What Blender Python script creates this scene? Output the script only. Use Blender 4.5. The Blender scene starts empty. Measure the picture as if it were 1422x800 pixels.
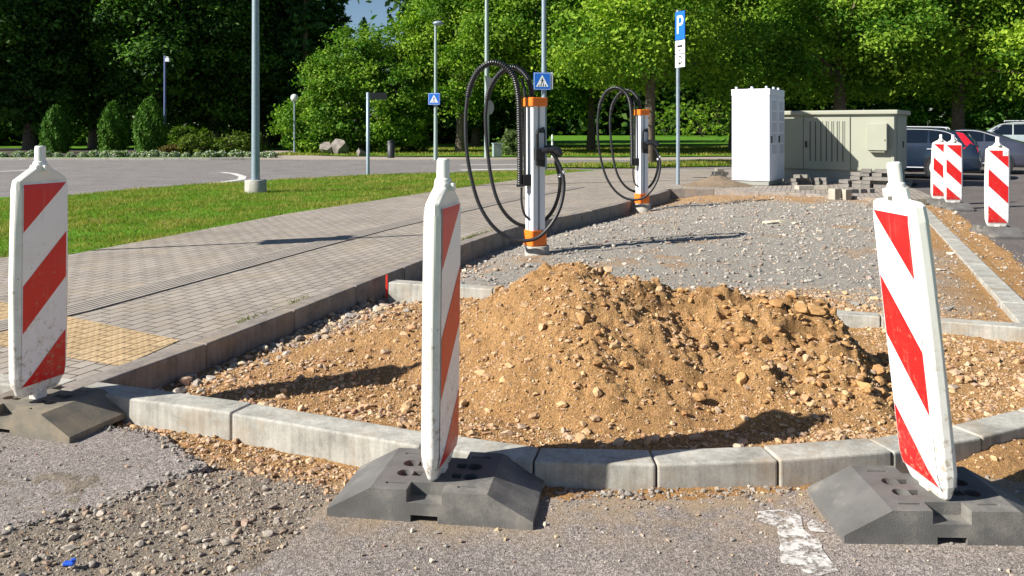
import bpy, bmesh, math, random
import numpy as np
from mathutils import Vector, Matrix
from mathutils.geometry import tessellate_polygon

# ------------------------------------------------------------------ camera, sky, sun, exposure
S = bpy.context.scene
COL = S.collection
F, HC, YH, CX = 1150.0, 1.42, 178.0, 711.0           # focal length (px of a 1422 px frame), eye height, horizon row
cam_d = bpy.data.cameras.new('camera')
cam = bpy.data.objects.new('camera', cam_d); COL.objects.link(cam)
cam.location = (0, 0, HC); cam.rotation_euler = (math.radians(90), 0, 0)
cam_d.sensor_width = 36; cam_d.lens = 36 * F / 1422
cam_d.shift_y = -(400 - YH) / 1422
cam_d.clip_start = 0.05; cam_d.clip_end = 3000
S.camera = cam

SUN_EL, SUN_AZ = 33.5, 20.5                          # light travels towards (+cos az, +sin az)
wd = bpy.data.worlds.new('World'); S.world = wd; wd.use_nodes = True
nt = wd.node_tree; bg = nt.nodes['Background']
sky = nt.nodes.new('ShaderNodeTexSky'); sky.sky_type = 'NISHITA'; sky.sun_disc = False
sky.dust_density = 0.3; sky.ozone_density = 3.0; sky.air_density = 0.9
sky.sun_elevation = math.radians(SUN_EL); sky.sun_rotation = math.radians(180 + 90 - SUN_AZ)
nt.links.new(sky.outputs[0], bg.inputs[0]); bg.inputs[1].default_value = 0.052
sl = bpy.data.lights.new('sun', 'SUN'); sl.energy = 5.0; sl.angle = math.radians(0.5); sl.color = (1.0, 0.95, 0.87)
sun = bpy.data.objects.new('sun', sl); COL.objects.link(sun)
ld = Vector((math.cos(math.radians(SUN_AZ)), math.sin(math.radians(SUN_AZ)), -math.tan(math.radians(SUN_EL))))
sun.rotation_euler = ld.to_track_quat('-Z', 'Y').to_euler(); sun.location = (-20, -8, 20)
S.view_settings.view_transform = 'Standard'; S.view_settings.look = 'None'
S.view_settings.gamma = 1.0; S.view_settings.exposure = 0.9
S.view_settings.use_curve_mapping = False
S.render.engine = 'CYCLES'
S.cycles.max_bounces = 6; S.cycles.transparent_max_bounces = 8; S.cycles.use_denoising = True

R = random.Random(7)
rng = np.random.default_rng(11)

def W(px, py, z=0.0):
    Y = F * (HC - z) / (py - YH)
    return Vector(((px - CX) * Y / F, Y, z))

def sstep(x, a, b):
    t = np.clip((x - a) / (b - a), 0, 1); return t * t * (3 - 2 * t)

def _hash(ix, iy, s):
    h = (ix.astype(np.int64) * 374761393 + iy.astype(np.int64) * 668265263 + s * 1274126177) & 0xffffffff
    h = ((h ^ (h >> 13)) * 1274126177) & 0xffffffff
    h = h ^ (h >> 16)
    return (h & 0xffff) / 65535.0

def vnoise(x, y, s=0):
    x = np.asarray(x, float); y = np.asarray(y, float)
    ix = np.floor(x); iy = np.floor(y); fx = x - ix; fy = y - iy
    fx = fx * fx * (3 - 2 * fx); fy = fy * fy * (3 - 2 * fy)
    a = _hash(ix, iy, s); b = _hash(ix + 1, iy, s); c = _hash(ix, iy + 1, s); d = _hash(ix + 1, iy + 1, s)
    return (a * (1 - fx) + b * fx) * (1 - fy) + (c * (1 - fx) + d * fx) * fy

def fbm(x, y, s=0, o=4, g=0.5):
    t = 0; amp = 1; n = 0
    for k in range(o):
        t = t + amp * vnoise(np.asarray(x) * 2 ** k + 17.3 * k, np.asarray(y) * 2 ** k - 9.1 * k, s + k); n += amp; amp *= g
    return t / n - 0.5

# ------------------------------------------------------------------ materials
def new_mat(name):
    m = bpy.data.materials.new(name); m.use_nodes = True
    return m, m.node_tree.nodes, m.node_tree.links, m.node_tree.nodes['Principled BSDF']

def ramp(N, L, src, stops):
    r = N.new('ShaderNodeValToRGB'); e = r.color_ramp.elements
    while len(e) < len(stops): e.new(0.5)
    for i, (p, c) in enumerate(stops):
        e[i].position = p; e[i].color = (c[0], c[1], c[2], 1) if hasattr(c, '__len__') else (c, c, c, 1)
    L.new(src, r.inputs[0]); return r

def noise(N, L, co, scale, detail=4, rough=0.55):
    n = N.new('ShaderNodeTexNoise'); n.inputs['Scale'].default_value = scale
    n.inputs['Detail'].default_value = detail; n.inputs['Roughness'].default_value = rough
    L.new(co, n.inputs['Vector']); return n.outputs['Fac']

def mix(N, L, fac, a, b, mode='MIX'):
    m = N.new('ShaderNodeMix'); m.data_type = 'RGBA'; m.blend_type = mode
    for sock, v in ((m.inputs[0], fac), (m.inputs[6], a), (m.inputs[7], b)):
        if isinstance(v, bpy.types.NodeSocket): L.new(v, sock)
        elif hasattr(v, '__len__'): sock.default_value = (v[0], v[1], v[2], 1)
        else: sock.default_value = v
    return m.outputs[2]

def bump(N, L, P, h, strength=0.3, dist=0.01, prev=None):
    b = N.new('ShaderNodeBump'); b.inputs['Strength'].default_value = strength; b.inputs['Distance'].default_value = dist
    L.new(h, b.inputs['Height'])
    if prev is not None: L.new(prev, b.inputs['Normal'])
    L.new(b.outputs[0], P.inputs['Normal']); return b.outputs[0]

def mat_simple(name, c, rough=0.5, metal=0.0, var=0.12, vscale=6.0, bstr=0.0, bscale=120.0, dirt=None, dscale=3.0, damt=0.5):
    m, N, L, P = new_mat(name)
    tc = N.new('ShaderNodeTexCoord').outputs['Object']
    n1 = noise(N, L, tc, vscale, 5)
    r = ramp(N, L, n1, [(0.3, [x * (1 - var) for x in c]), (0.7, [min(1, x * (1 + var)) for x in c])])
    out = r.outputs[0]
    if dirt:
        n2 = noise(N, L, tc, dscale, 8, 0.68)
        rr = ramp(N, L, n2, [(0.52, 0.0), (0.78, damt)])
        out = mix(N, L, rr.outputs[0], out, dirt)
    L.new(out, P.inputs['Base Color'])
    P.inputs['Roughness'].default_value = rough; P.inputs['Metallic'].default_value = metal
    if bstr: bump(N, L, P, noise(N, L, tc, bscale, 3), bstr, 0.004)
    return m

def mat_attr(name, rough=0.9, var=0.25, vscale=60.0, bstr=0.5, bscale=90.0, bdist=0.006, speck=None):
    m, N, L, P = new_mat(name)
    tc = N.new('ShaderNodeTexCoord').outputs['Object']
    a = N.new('ShaderNodeAttribute'); a.attribute_name = 'Col'
    n1 = noise(N, L, tc, vscale, 6, 0.65)
    r = ramp(N, L, n1, [(0.28, 1 - var), (0.72, 1 + var * 0.6)])
    out = mix(N, L, 1.0, a.outputs['Color'], r.outputs[0], 'MULTIPLY')
    if speck:
        v = N.new('ShaderNodeTexVoronoi'); v.inputs['Scale'].default_value = speck; L.new(tc, v.inputs['Vector'])
        r2 = ramp(N, L, v.outputs['Color'], [(0.25, 0.72), (0.8, 1.22)])
        out = mix(N, L, 1.0, out, r2.outputs[0], 'MULTIPLY')
    L.new(out, P.inputs['Base Color']); P.inputs['Roughness'].default_value = rough
    P.inputs['Specular IOR Level'].default_value = 0.25
    if bstr: bump(N, L, P, noise(N, L, tc, bscale, 5, 0.7), bstr, bdist)
    return m

def mat_asphalt(name, c=(0.225, 0.198, 0.18), dust=True):
    m, N, L, P = new_mat(name)
    tc = N.new('ShaderNodeTexCoord').outputs['Object']
    v = N.new('ShaderNodeTexVoronoi'); v.inputs['Scale'].default_value = 230; L.new(tc, v.inputs['Vector'])
    r = ramp(N, L, v.outputs['Color'], [(0.1, [x * 0.42 for x in c]), (0.5, c), (0.92, [x * 1.85 for x in c])])
    v2 = N.new('ShaderNodeTexVoronoi'); v2.inputs['Scale'].default_value = 95; L.new(tc, v2.inputs['Vector'])
    r1 = ramp(N, L, v2.outputs['Color'], [(0.15, 0.72), (0.9, 1.25)])
    n = noise(N, L, tc, 1.1, 6, 0.6); r2 = ramp(N, L, n, [(0.3, 0.82), (0.7, 1.18)])
    out = mix(N, L, 1.0, r.outputs[0], r1.outputs[0], 'MULTIPLY')
    out = mix(N, L, 1.0, out, r2.outputs[0], 'MULTIPLY')
    if dust:
        n3 = noise(N, L, tc, 3.2, 9, 0.72); a = ramp(N, L, n3, [(0.43, 0.0), (0.62, 0.9)])
        sep = N.new('ShaderNodeSeparateXYZ'); L.new(tc, sep.inputs[0])
        mr = N.new('ShaderNodeMapRange'); mr.inputs[1].default_value = 2.75; mr.inputs[2].default_value = 3.35; L.new(sep.outputs[1], mr.inputs[0])
        mu = N.new('ShaderNodeMath'); mu.operation = 'MULTIPLY_ADD'; L.new(mr.outputs[0], mu.inputs[0]); mu.inputs[1].default_value = 0.95; mu.inputs[2].default_value = 0.12
        mm = N.new('ShaderNodeMath'); mm.operation = 'MULTIPLY'; L.new(a.outputs[0], mm.inputs[0]); L.new(mu.outputs[0], mm.inputs[1])
        out = mix(N, L, mm.outputs[0], out, (0.30, 0.215, 0.125))
        nz = N.new('ShaderNodeTexNoise'); nz.inputs['Scale'].default_value = 6; nz.inputs['Detail'].default_value = 5; L.new(tc, nz.inputs['Vector'])
        va = N.new('ShaderNodeVectorMath'); va.operation = 'MULTIPLY_ADD'; L.new(nz.outputs['Color'], va.inputs[0]); va.inputs[1].default_value = (0.16, 0.16, 0); L.new(tc, va.inputs[2])
        vc = N.new('ShaderNodeTexVoronoi'); vc.feature = 'DISTANCE_TO_EDGE'; vc.inputs['Scale'].default_value = 7.5; L.new(va.outputs[0], vc.inputs['Vector'])
        rc = ramp(N, L, vc.outputs['Distance'], [(0.02, 1.0), (0.22, 0.0)])
        m3 = N.new('ShaderNodeMath'); m3.operation = 'MULTIPLY'; L.new(rc.outputs[0], m3.inputs[0]); L.new(mr.outputs[0], m3.inputs[1])
        m4 = N.new('ShaderNodeMath'); m4.operation = 'MULTIPLY'; L.new(m3.outputs[0], m4.inputs[0]); m4.inputs[1].default_value = 0.75
        out = mix(N, L, m4.outputs[0], out, (0.33, 0.24, 0.14))
    L.new(out, P.inputs['Base Color']); P.inputs['Roughness'].default_value = 0.92
    P.inputs['Specular IOR Level'].default_value = 0.2
    b = bump(N, L, P, v.outputs['Distance'], 0.55, 0.004)
    bump(N, L, P, noise(N, L, tc, 28, 6, 0.7), 0.35, 0.012, b)
    return m

def mat_concrete(name, c=(0.40, 0.39, 0.36), streak=True):
    m, N, L, P = new_mat(name)
    tc = N.new('ShaderNodeTexCoord').outputs['Object']
    n1 = noise(N, L, tc, 7, 8, 0.66); r1 = ramp(N, L, n1, [(0.30, [x * 0.62 for x in c]), (0.5, c), (0.70, [min(1, x * 1.25) for x in c])])
    n2 = noise(N, L, tc, 160, 3, 0.6); r2 = ramp(N, L, n2, [(0.3, 0.86), (0.62, 1.08)])
    out = mix(N, L, 1.0, r1.outputs[0], r2.outputs[0], 'MULTIPLY')
    mp = N.new('ShaderNodeMapping'); mp.inputs['Scale'].default_value = (42, 42, 3.0); L.new(tc, mp.inputs[0])
    n3 = noise(N, L, mp.outputs[0], 1.0, 4, 0.6); r3 = ramp(N, L, n3, [(0.36, 0.75), (0.58, 1.05)])
    out = mix(N, L, 0.7, out, r3.outputs[0], 'MULTIPLY')
    n4 = noise(N, L, tc, 4.5, 7, 0.7); r4 = ramp(N, L, n4, [(0.50, 0.0), (0.72, 0.65)])
    out = mix(N, L, r4.outputs[0], out, (0.31, 0.225, 0.135))
    vo = N.new('ShaderNodeTexVoronoi'); vo.inputs['Scale'].default_value = 55; L.new(tc, vo.inputs['Vector'])
    r5 = ramp(N, L, vo.outputs['Distance'], [(0.0, 0.35), (0.075, 1.0)])
    out = mix(N, L, 0.8, out, r5.outputs[0], 'MULTIPLY')
    L.new(out, P.inputs['Base Color']); P.inputs['Roughness'].default_value = 0.88
    P.inputs['Specular IOR Level'].default_value = 0.3
    bump(N, L, P, n2, 0.35, 0.002)
    return m

def mat_paving(name, c1, c2, mortar, ang, bw=0.2, bh=0.1, domes=False):
    m, N, L, P = new_mat(name)
    tc = N.new('ShaderNodeTexCoord').outputs['Object']
    mp = N.new('ShaderNodeMapping'); mp.vector_type = 'TEXTURE'; mp.inputs['Rotation'].default_value = (0, 0, ang); L.new(tc, mp.inputs[0])
    # a little waviness so that the joints are not ruled lines
    nz = N.new('ShaderNodeTexNoise'); nz.inputs['Scale'].default_value = 5; L.new(tc, nz.inputs['Vector'])
    va = N.new('ShaderNodeVectorMath'); va.operation = 'MULTIPLY_ADD'; L.new(nz.outputs['Color'], va.inputs[0]); va.inputs[1].default_value = (0.016, 0.016, 0); L.new(mp.outputs[0], va.inputs[2])
    b = N.new('ShaderNodeTexBrick'); L.new(va.outputs[0], b.inputs['Vector'])
    b.inputs['Scale'].default_value = 1.0; b.inputs['Brick Width'].default_value = bw; b.inputs['Row Height'].default_value = bh
    b.inputs['Mortar Size'].default_value = 0.0058; b.inputs['Mortar Smooth'].default_value = 0.25; b.inputs['Bias'].default_value = -0.1
    b.inputs['Color1'].default_value = (*c1, 1); b.inputs['Color2'].default_value = (*c2, 1); b.inputs['Mortar'].default_value = (*mortar, 1)
    n = noise(N, L, tc, 0.9, 7, 0.62); r = ramp(N, L, n, [(0.3, 0.82), (0.7, 1.15)])
    out = mix(N, L, 1.0, b.outputs[0], r.outputs[0], 'MULTIPLY')
    n2 = noise(N, L, tc, 210, 3, 0.6); r2 = ramp(N, L, n2, [(0.3, 0.82), (0.68, 1.12)])
    out = mix(N, L, 1.0, out, r2.outputs[0], 'MULTIPLY')
    n5 = noise(N, L, tc, 26, 5, 0.6); r5 = ramp(N, L, n5, [(0.3, 0.9), (0.7, 1.1)])
    out = mix(N, L, 1.0, out, r5.outputs[0], 'MULTIPLY')
    n4 = noise(N, L, tc, 2.1, 8, 0.72); r4 = ramp(N, L, n4, [(0.50, 0.0), (0.74, 0.5)])
    out = mix(N, L, r4.outputs[0], out, (0.34, 0.27, 0.18))
    L.new(out, P.inputs['Base Color']); P.inputs['Roughness'].default_value = 0.9; P.inputs['Specular IOR Level'].default_value = 0.25
    inv = N.new('ShaderNodeMath'); inv.operation = 'SUBTRACT'; inv.inputs[0].default_value = 1.0; L.new(b.outputs['Fac'], inv.inputs[1])
    bb = bump(N, L, P, inv.outputs[0], 0.8, 0.006)
    if domes:
        vo = N.new('ShaderNodeTexVoronoi'); vo.inputs['Scale'].default_value = 20; vo.inputs['Randomness'].default_value = 0.0; L.new(mp.outputs[0], vo.inputs['Vector'])
        rr = ramp(N, L, vo.outputs['Distance'], [(0.18, 1.0), (0.42, 0.0)])
        bb = bump(N, L, P, rr.outputs[0], 0.5, 0.005, bb)
    bump(N, L, P, n2, 0.3, 0.002, bb)
    return m

def mat_leaf(name, trans=0.35, rough=0.55, hue=0.12):
    m, N, L, P = new_mat(name)
    a = N.new('ShaderNodeAttribute'); a.attribute_name = 'Col'
    oi = N.new('ShaderNodeObjectInfo')
    r = ramp(N, L, oi.outputs['Random'], [(0.0, (1 - hue, 1 - hue * 0.6, 1)), (1.0, (1 + hue, 1 + hue * 0.5, 1 - hue))])
    col = mix(N, L, 1.0, a.outputs['Color'], r.outputs[0], 'MULTIPLY')
    L.new(col, P.inputs['Base Color']); P.inputs['Roughness'].default_value = rough
    P.inputs['Specular IOR Level'].default_value = 0.12
    t = N.new('ShaderNodeBsdfTranslucent')
    tcol = mix(N, L, 1.0, col, (1.05, 1.35, 0.45), 'MULTIPLY'); L.new(tcol, t.inputs['Color'])
    ms = N.new('ShaderNodeMixShader'); ms.inputs[0].default_value = trans
    L.new(P.outputs[0], ms.inputs[1]); L.new(t.outputs[0], ms.inputs[2])
    L.new(ms.outputs[0], N['Material Output'].inputs['Surface'])
    return m

def mat_glass(name, c=(0.006, 0.010, 0.018)):
    m, N, L, P = new_mat(name)
    P.inputs['Base Color'].default_value = (*c, 1); P.inputs['Roughness'].default_value = 0.05
    P.inputs['Specular IOR Level'].default_value = 0.22
    return m

def mat_paint(name, c, rough=0.3, coat=0.6, metal=0.0):
    m, N, L, P = new_mat(name)
    tc = N.new('ShaderNodeTexCoord').outputs['Object']
    n = noise(N, L, tc, 4, 5); r = ramp(N, L, n, [(0.3, [x * 0.92 for x in c]), (0.7, [min(1, x * 1.06) for x in c])])
    L.new(r.outputs[0], P.inputs['Base Color']); P.inputs['Roughness'].default_value = rough
    P.inputs['Coat Weight'].default_value = coat; P.inputs['Coat Roughness'].default_value = 0.08; P.inputs['Metallic'].default_value = metal
    return m

def splash(m):
    """mud thrown up from the road: specks that get rarer with height above the foot (part of the thing's own wear)"""
    N, L = m.node_tree.nodes, m.node_tree.links; P = N['Principled BSDF']; src = P.inputs['Base Color'].links[0].from_socket
    tc = N.new('ShaderNodeTexCoord').outputs['Object']; sp = N.new('ShaderNodeSeparateXYZ'); L.new(tc, sp.inputs[0])
    mr = N.new('ShaderNodeMapRange'); mr.inputs[1].default_value = 0.0; mr.inputs[2].default_value = 0.9; mr.inputs[3].default_value = 0.10; mr.inputs[4].default_value = -0.05; L.new(sp.outputs[2], mr.inputs[0])
    n = noise(N, L, tc, 38, 7, 0.7); ad = N.new('ShaderNodeMath'); ad.operation = 'ADD'; L.new(n, ad.inputs[0]); L.new(mr.outputs[0], ad.inputs[1])
    r = ramp(N, L, ad.outputs[0], [(0.60, 0.0), (0.72, 0.75)])
    mp = N.new('ShaderNodeMapping'); mp.inputs['Scale'].default_value = (30, 30, 2.2); L.new(tc, mp.inputs[0])
    n2 = noise(N, L, mp.outputs[0], 1.0, 6, 0.65); r2 = ramp(N, L, n2, [(0.58, 0.0), (0.75, 0.35)])
    c = mix(N, L, r2.outputs[0], src, (0.42, 0.37, 0.30)); c = mix(N, L, r.outputs[0], c, (0.36, 0.27, 0.17)); L.new(c, P.inputs['Base Color'])
A_PAVE = math.atan2(1, 0.36)                       # the pavement's direction in plan
MT = {}
MT['asphalt'] = mat_asphalt('asphalt')
MT['asphalt_left'] = mat_asphalt('asphalt_left', (0.225, 0.198, 0.18), dust=False)
MT['asphalt_far'] = mat_asphalt('asphalt_far', (0.20, 0.185, 0.178), dust=False)
MT['asphalt_lot'] = mat_asphalt('asphalt_lot', (0.13, 0.115, 0.108), dust=False)
MT['kerb'] = mat_concrete('kerb_concrete', (0.39, 0.38, 0.338))
MT['kerb_old'] = mat_concrete('kerb_concrete_old', (0.25, 0.22, 0.195))
MT['pave'] = mat_paving('grey_paving', (0.305, 0.268, 0.228), (0.365, 0.322, 0.275), (0.085, 0.068, 0.052), A_PAVE)
MT['tactile'] = mat_paving('yellow_tactile', (0.42, 0.30, 0.165), (0.48, 0.35, 0.20), (0.16, 0.105, 0.05), A_PAVE, 0.2, 0.1, True)
MT['soil'] = mat_attr('soil', 0.95, 0.34, 55, 1.0, 120, 0.02, speck=190)
MT['stone'] = mat_attr('stone', 0.8, 0.22, 60, 0.35, 150, 0.003)
MT['grass'] = mat_leaf('grass_blades', 0.3, 0.6, 0.0)
MT['leaf'] = mat_leaf('leaves', 0.32, 0.6)
MT['needle'] = mat_leaf('needles', 0.08, 0.6, 0.06)
MT['bark'] = mat_simple('bark', (0.14, 0.105, 0.075), 0.95, 0, 0.35, 9, 0.8, 22)
MT['white_plastic'] = mat_simple('white_plastic', (0.80, 0.78, 0.73), 0.42, 0, 0.04, 5, 0.06, 40, (0.46, 0.40, 0.30), 4.5, 0.6)
MT['sheet_white'] = mat_simple('reflective_white', (0.84, 0.84, 0.86), 0.35, 0, 0.02, 10, 0.03, 300, (0.6, 0.57, 0.52), 9.0, 0.3)
MT['sheet_red'] = mat_simple('reflective_red', (0.64, 0.012, 0.014), 0.38, 0, 0.06, 10, 0.03, 300, (0.42, 0.10, 0.07), 9.0, 0.25)
for q_ in ('white_plastic', 'sheet_white', 'sheet_red'): splash(MT[q_])
MT['rubber'] = mat_simple('recycled_rubber', (0.115, 0.112, 0.106), 0.8, 0, 0.22, 9, 0.45, 190, (0.33, 0.30, 0.25), 4.0, 0.95)
MT['rubber_dusty'] = mat_simple('dusty_rubber', (0.17, 0.152, 0.12), 0.85, 0, 0.25, 8, 0.45, 190, (0.33, 0.25, 0.15), 4.0, 0.8)
MT['black'] = mat_simple('black_plastic', (0.014, 0.014, 0.016), 0.38, 0, 0.15, 8)
MT['cable'] = mat_simple('cable_rubber', (0.016, 0.016, 0.019), 0.45, 0, 0.2, 8)
MT['alu'] = mat_simple('white_aluminium', (0.78, 0.79, 0.82), 0.42, 0.0, 0.03, 6)
MT['alu_dark'] = mat_simple('grey_groove', (0.30, 0.33, 0.38), 0.5, 0.1, 0.03, 6)
MT['orange'] = mat_simple('orange_plastic', (0.86, 0.185, 0.012), 0.45, 0, 0.05, 7)
MT['galv'] = mat_simple('galvanised_steel', (0.25, 0.315, 0.37), 0.5, 0.25, 0.10, 14)
MT['galv_green'] = mat_simple('pale_green_steel', (0.30, 0.38, 0.36), 0.5, 0.2, 0.08, 14)
MT['blue_sign'] = mat_simple('blue_sign', (0.012, 0.135, 0.56), 0.4, 0, 0.03, 10)
MT['white_sign'] = mat_simple('white_sign', (0.82, 0.84, 0.86), 0.4, 0, 0.02, 10)
MT['black_sign'] = mat_simple('black_sign', (0.015, 0.015, 0.017), 0.5, 0, 0.05, 10)
MT['dark_steel'] = mat_simple('dark_steel', (0.03, 0.032, 0.035), 0.5, 0.2, 0.1, 10)
MT['blue_steel'] = mat_simple('blue_painted_steel', (0.11, 0.14, 0.30), 0.5, 0.2, 0.1, 10)
MT['cab_white'] = mat_simple('white_cabinet', (0.66, 0.69, 0.77), 0.45, 0, 0.015, 3)
MT['cab_grey'] = mat_simple('grey_green_cabinet', (0.325, 0.335, 0.265), 0.6, 0, 0.03, 2, 0.05, 60, (0.36, 0.35, 0.29), 2.0, 0.3)
MT['cab_base'] = mat_simple('cabinet_plinth', (0.28, 0.29, 0.255), 0.8, 0, 0.06, 3, 0.1, 60)
MT['vent'] = mat_simple('vent_grille', (0.42, 0.44, 0.50), 0.6, 0, 0.1, 60)
MT['paver_grey'] = mat_simple('grey_paver', (0.20, 0.185, 0.165), 0.9, 0, 0.18, 9, 0.3, 140)
MT['paver_light'] = mat_simple('light_paver', (0.36, 0.325, 0.265), 0.9, 0, 0.12, 9, 0.3, 140)
MT['lawn'] = mat_simple('lawn_soil', (0.085, 0.20, 0.018), 0.95, 0, 0.4, 1.3, 0.5, 30, (0.14, 0.18, 0.03), 0.7, 0.5)
for q_ in MT['lawn'].node_tree.nodes:
    if q_.type == 'BSDF_PRINCIPLED': q_.inputs['Specular IOR Level'].default_value = 0.05
MT['bed'] = mat_simple('bed_soil', (0.05, 0.04, 0.028), 0.95, 0, 0.3, 3, 0.8, 30)
MT['rock'] = mat_simple('boulder_stone', (0.19, 0.165, 0.145), 0.85, 0, 0.4, 3, 0.8, 18)
MT['car_blue'] = mat_paint('blue_grey_car_paint', (0.012, 0.022, 0.042), 0.25, 0.9, 0.1)
MT['car_silver'] = mat_paint('dark_silver_car_paint', (0.045, 0.05, 0.075), 0.25, 0.9, 0.15)
MT['car_light'] = mat_paint('light_car_paint', (0.36, 0.42, 0.42), 0.3, 0.9, 0.35)
MT['car_trim'] = mat_simple('car_trim', (0.55, 0.57, 0.60), 0.3, 0.15, 0.02, 5)
MT['tyre'] = mat_simple('tyre', (0.018, 0.018, 0.018), 0.85)
MT['glass'] = mat_glass('dark_glass')
MT['lens_red'] = mat_paint('red_lens', (0.55, 0.01, 0.02), 0.15, 0.8)
MT['globe'] = mat_simple('milky_globe', (0.62, 0.64, 0.62), 0.35)
MT['red_paint'] = mat_simple('red_marker_paint', (0.75, 0.04, 0.02), 0.6)
MT['blue_scrap'] = mat_simple('blue_plastic', (0.02, 0.10, 0.55), 0.4)
MT['road_white'] = mat_simple('road_marking_white', (0.62, 0.60, 0.57), 0.8, 0, 0.12, 14, 0.3, 120, (0.20, 0.18, 0.165), 22, 1.0)
def worn_paint():
    m, N, L, P = new_mat('worn_road_paint'); tc = N.new('ShaderNodeTexCoord').outputs['Object']
    r = ramp(N, L, noise(N, L, tc, 60, 4), [(0.3, (0.42, 0.40, 0.37)), (0.65, (0.66, 0.64, 0.60))]); L.new(r.outputs[0], P.inputs['Base Color']); P.inputs['Roughness'].default_value = 0.85
    a = noise(N, L, tc, 16, 10, 0.78); k = ramp(N, L, a, [(0.43, 0.0), (0.53, 1.0)]); L.new(k.outputs[0], P.inputs['Alpha']); return m
MT['worn_paint'] = worn_paint()
MT['pole_plate'] = mat_simple('sign_back', (0.34, 0.36, 0.37), 0.5, 0.3, 0.05, 8)

# ------------------------------------------------------------------ mesh building
class MB:
    def __init__(s): s.v = []; s.f = []; s.m = []; s.sm = []
    def add(s, vs, fs, mi=0, smooth=False):
        o = len(s.v); s.v += [tuple(x) for x in vs]
        for f in fs: s.f.append(tuple(i + o for i in f)); s.m.append(mi); s.sm.append(smooth)
    def box(s, c, d, rz=0.0, mi=0, M=None):
        x, y, z = d[0] / 2, d[1] / 2, d[2] / 2
        vs = [Vector((a * x, b * y, e * z)) for e in (-1, 1) for a, b in ((-1, -1), (1, -1), (1, 1), (-1, 1))]
        q = Matrix.Rotation(rz, 3, 'Z') if M is None else M
        vs = [q @ v + Vector(c) for v in vs]
        s.add(vs, [(3, 2, 1, 0), (4, 5, 6, 7), (0, 1, 5, 4), (1, 2, 6, 5), (2, 3, 7, 6), (3, 0, 4, 7)], mi)
    def prism(s, pts, z0, z1, mi=0, M=None):
        n = len(pts)
        vs = [Vector((p[0], p[1], z0)) for p in pts] + [Vector((p[0], p[1], z1)) for p in pts]
        if M is not None: vs = [M @ v for v in vs]
        s.add(vs, [tuple(range(n - 1, -1, -1)), tuple(range(n, 2 * n))] + [(i, (i + 1) % n, n + (i + 1) % n, n + i) for i in range(n)], mi)
    def loft(s, rings, mi=0, smooth=False, caps=True):
        n = len(rings[0]); vs = [p for r in rings for p in r]; fs = []
        for k in range(len(rings) - 1):
            for i in range(n):
                fs.append((k * n + i, k * n + (i + 1) % n, (k + 1) * n + (i + 1) % n, (k + 1) * n + i))
        s.add(vs, fs, mi, smooth)
        if caps:
            s.add(rings[0], [tuple(range(n - 1, -1, -1))], mi); s.add(rings[-1], [tuple(range(n))], mi)
    def tube(s, pts, rad, n=10, mi=0, caps=True):
        pts = [Vector(p) for p in pts]; rings = []; prev = None
        for i, p in enumerate(pts):
            t = (pts[min(i + 1, len(pts) - 1)] - pts[max(i - 1, 0)]).normalized()
            if prev is None:
                a = Vector((0, 0, 1)) if abs(t.z) < 0.9 else Vector((1, 0, 0)); u = t.cross(a).normalized()
            else:
                u = (prev - t * prev.dot(t)).normalized()
            prev = u; w = t.cross(u); r = rad[i] if hasattr(rad, '__len__') else rad
            rings.append([p + (u * math.cos(2 * math.pi * k / n) + w * math.sin(2 * math.pi * k / n)) * r for k in range(n)])
        s.loft(rings, mi, True, caps)
    def cyl(s, p0, p1, r0, r1=None, n=16, mi=0):
        s.tube([p0, p1], [r0, r0 if r1 is None else r1], n, mi)
    def sphere(s, c, r, n=12, mi=0, sc=(1, 1, 1)):
        c = Vector(c); rings = []
        for j in range(1, n):
            th = math.pi * j / n
            rings.append([c + Vector((r * sc[0] * math.sin(th) * math.cos(2 * math.pi * k / (2 * n)), r * sc[1] * math.sin(th) * math.sin(2 * math.pi * k / (2 * n)), -r * sc[2] * math.cos(th))) for k in range(2 * n)])
        s.loft(rings, mi, True, True)
    def build(s, name, mats, parent=None, bevel=0, seg=2):
        me = bpy.data.meshes.new(name); me.from_pydata(s.v, [], s.f)
        if not isinstance(mats, (list, tuple)): mats = [mats]
        for m in mats: me.materials.append(m)
        me.polygons.foreach_set('material_index', s.m); me.polygons.foreach_set('use_smooth', s.sm); me.update()
        o = bpy.data.objects.new(name, me); COL.objects.link(o)
        if parent is not None: o.parent = parent
        if bevel:
            b = o.modifiers.new('bevel', 'BEVEL'); b.width = bevel; b.segments = seg; b.limit_method = 'ANGLE'; b.angle_limit = math.radians(35)
        return o

def np_obj(name, verts, faces, mat, cols=None, parent=None, smooth=False):
    """verts (n,3), faces (m,k) all of one size, cols (n,3)"""
    me = bpy.data.meshes.new(name); n, m, k = len(verts), len(faces), faces.shape[1]
    me.vertices.add(n); me.vertices.foreach_set('co', np.ascontiguousarray(verts, np.float32).ravel())
    me.loops.add(m * k); me.loops.foreach_set('vertex_index', np.ascontiguousarray(faces, np.int32).ravel())
    me.polygons.add(m); me.polygons.foreach_set('loop_start', np.arange(0, m * k, k, dtype=np.int32))
    try: me.polygons.foreach_set('loop_total', np.full(m, k, np.int32))
    except Exception: pass
    me.polygons.foreach_set('use_smooth', np.full(m, smooth))
    if cols is not None:
        a = me.attributes.new('Col', 'FLOAT_COLOR', 'POINT')
        a.data.foreach_set('color', np.concatenate([cols, np.ones((n, 1))], 1).astype(np.float32).ravel())
    me.materials.append(mat); me.update(calc_edges=True); me.validate()
    o = bpy.data.objects.new(name, me); COL.objects.link(o)
    if parent is not None: o.parent = parent
    return o

def tag(o, label=None, cat=None, group=None, kind=None):
    if label: o['label'] = label
    if cat: o['category'] = cat
    if group: o['group'] = group
    if kind: o['kind'] = kind
    return o

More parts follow.
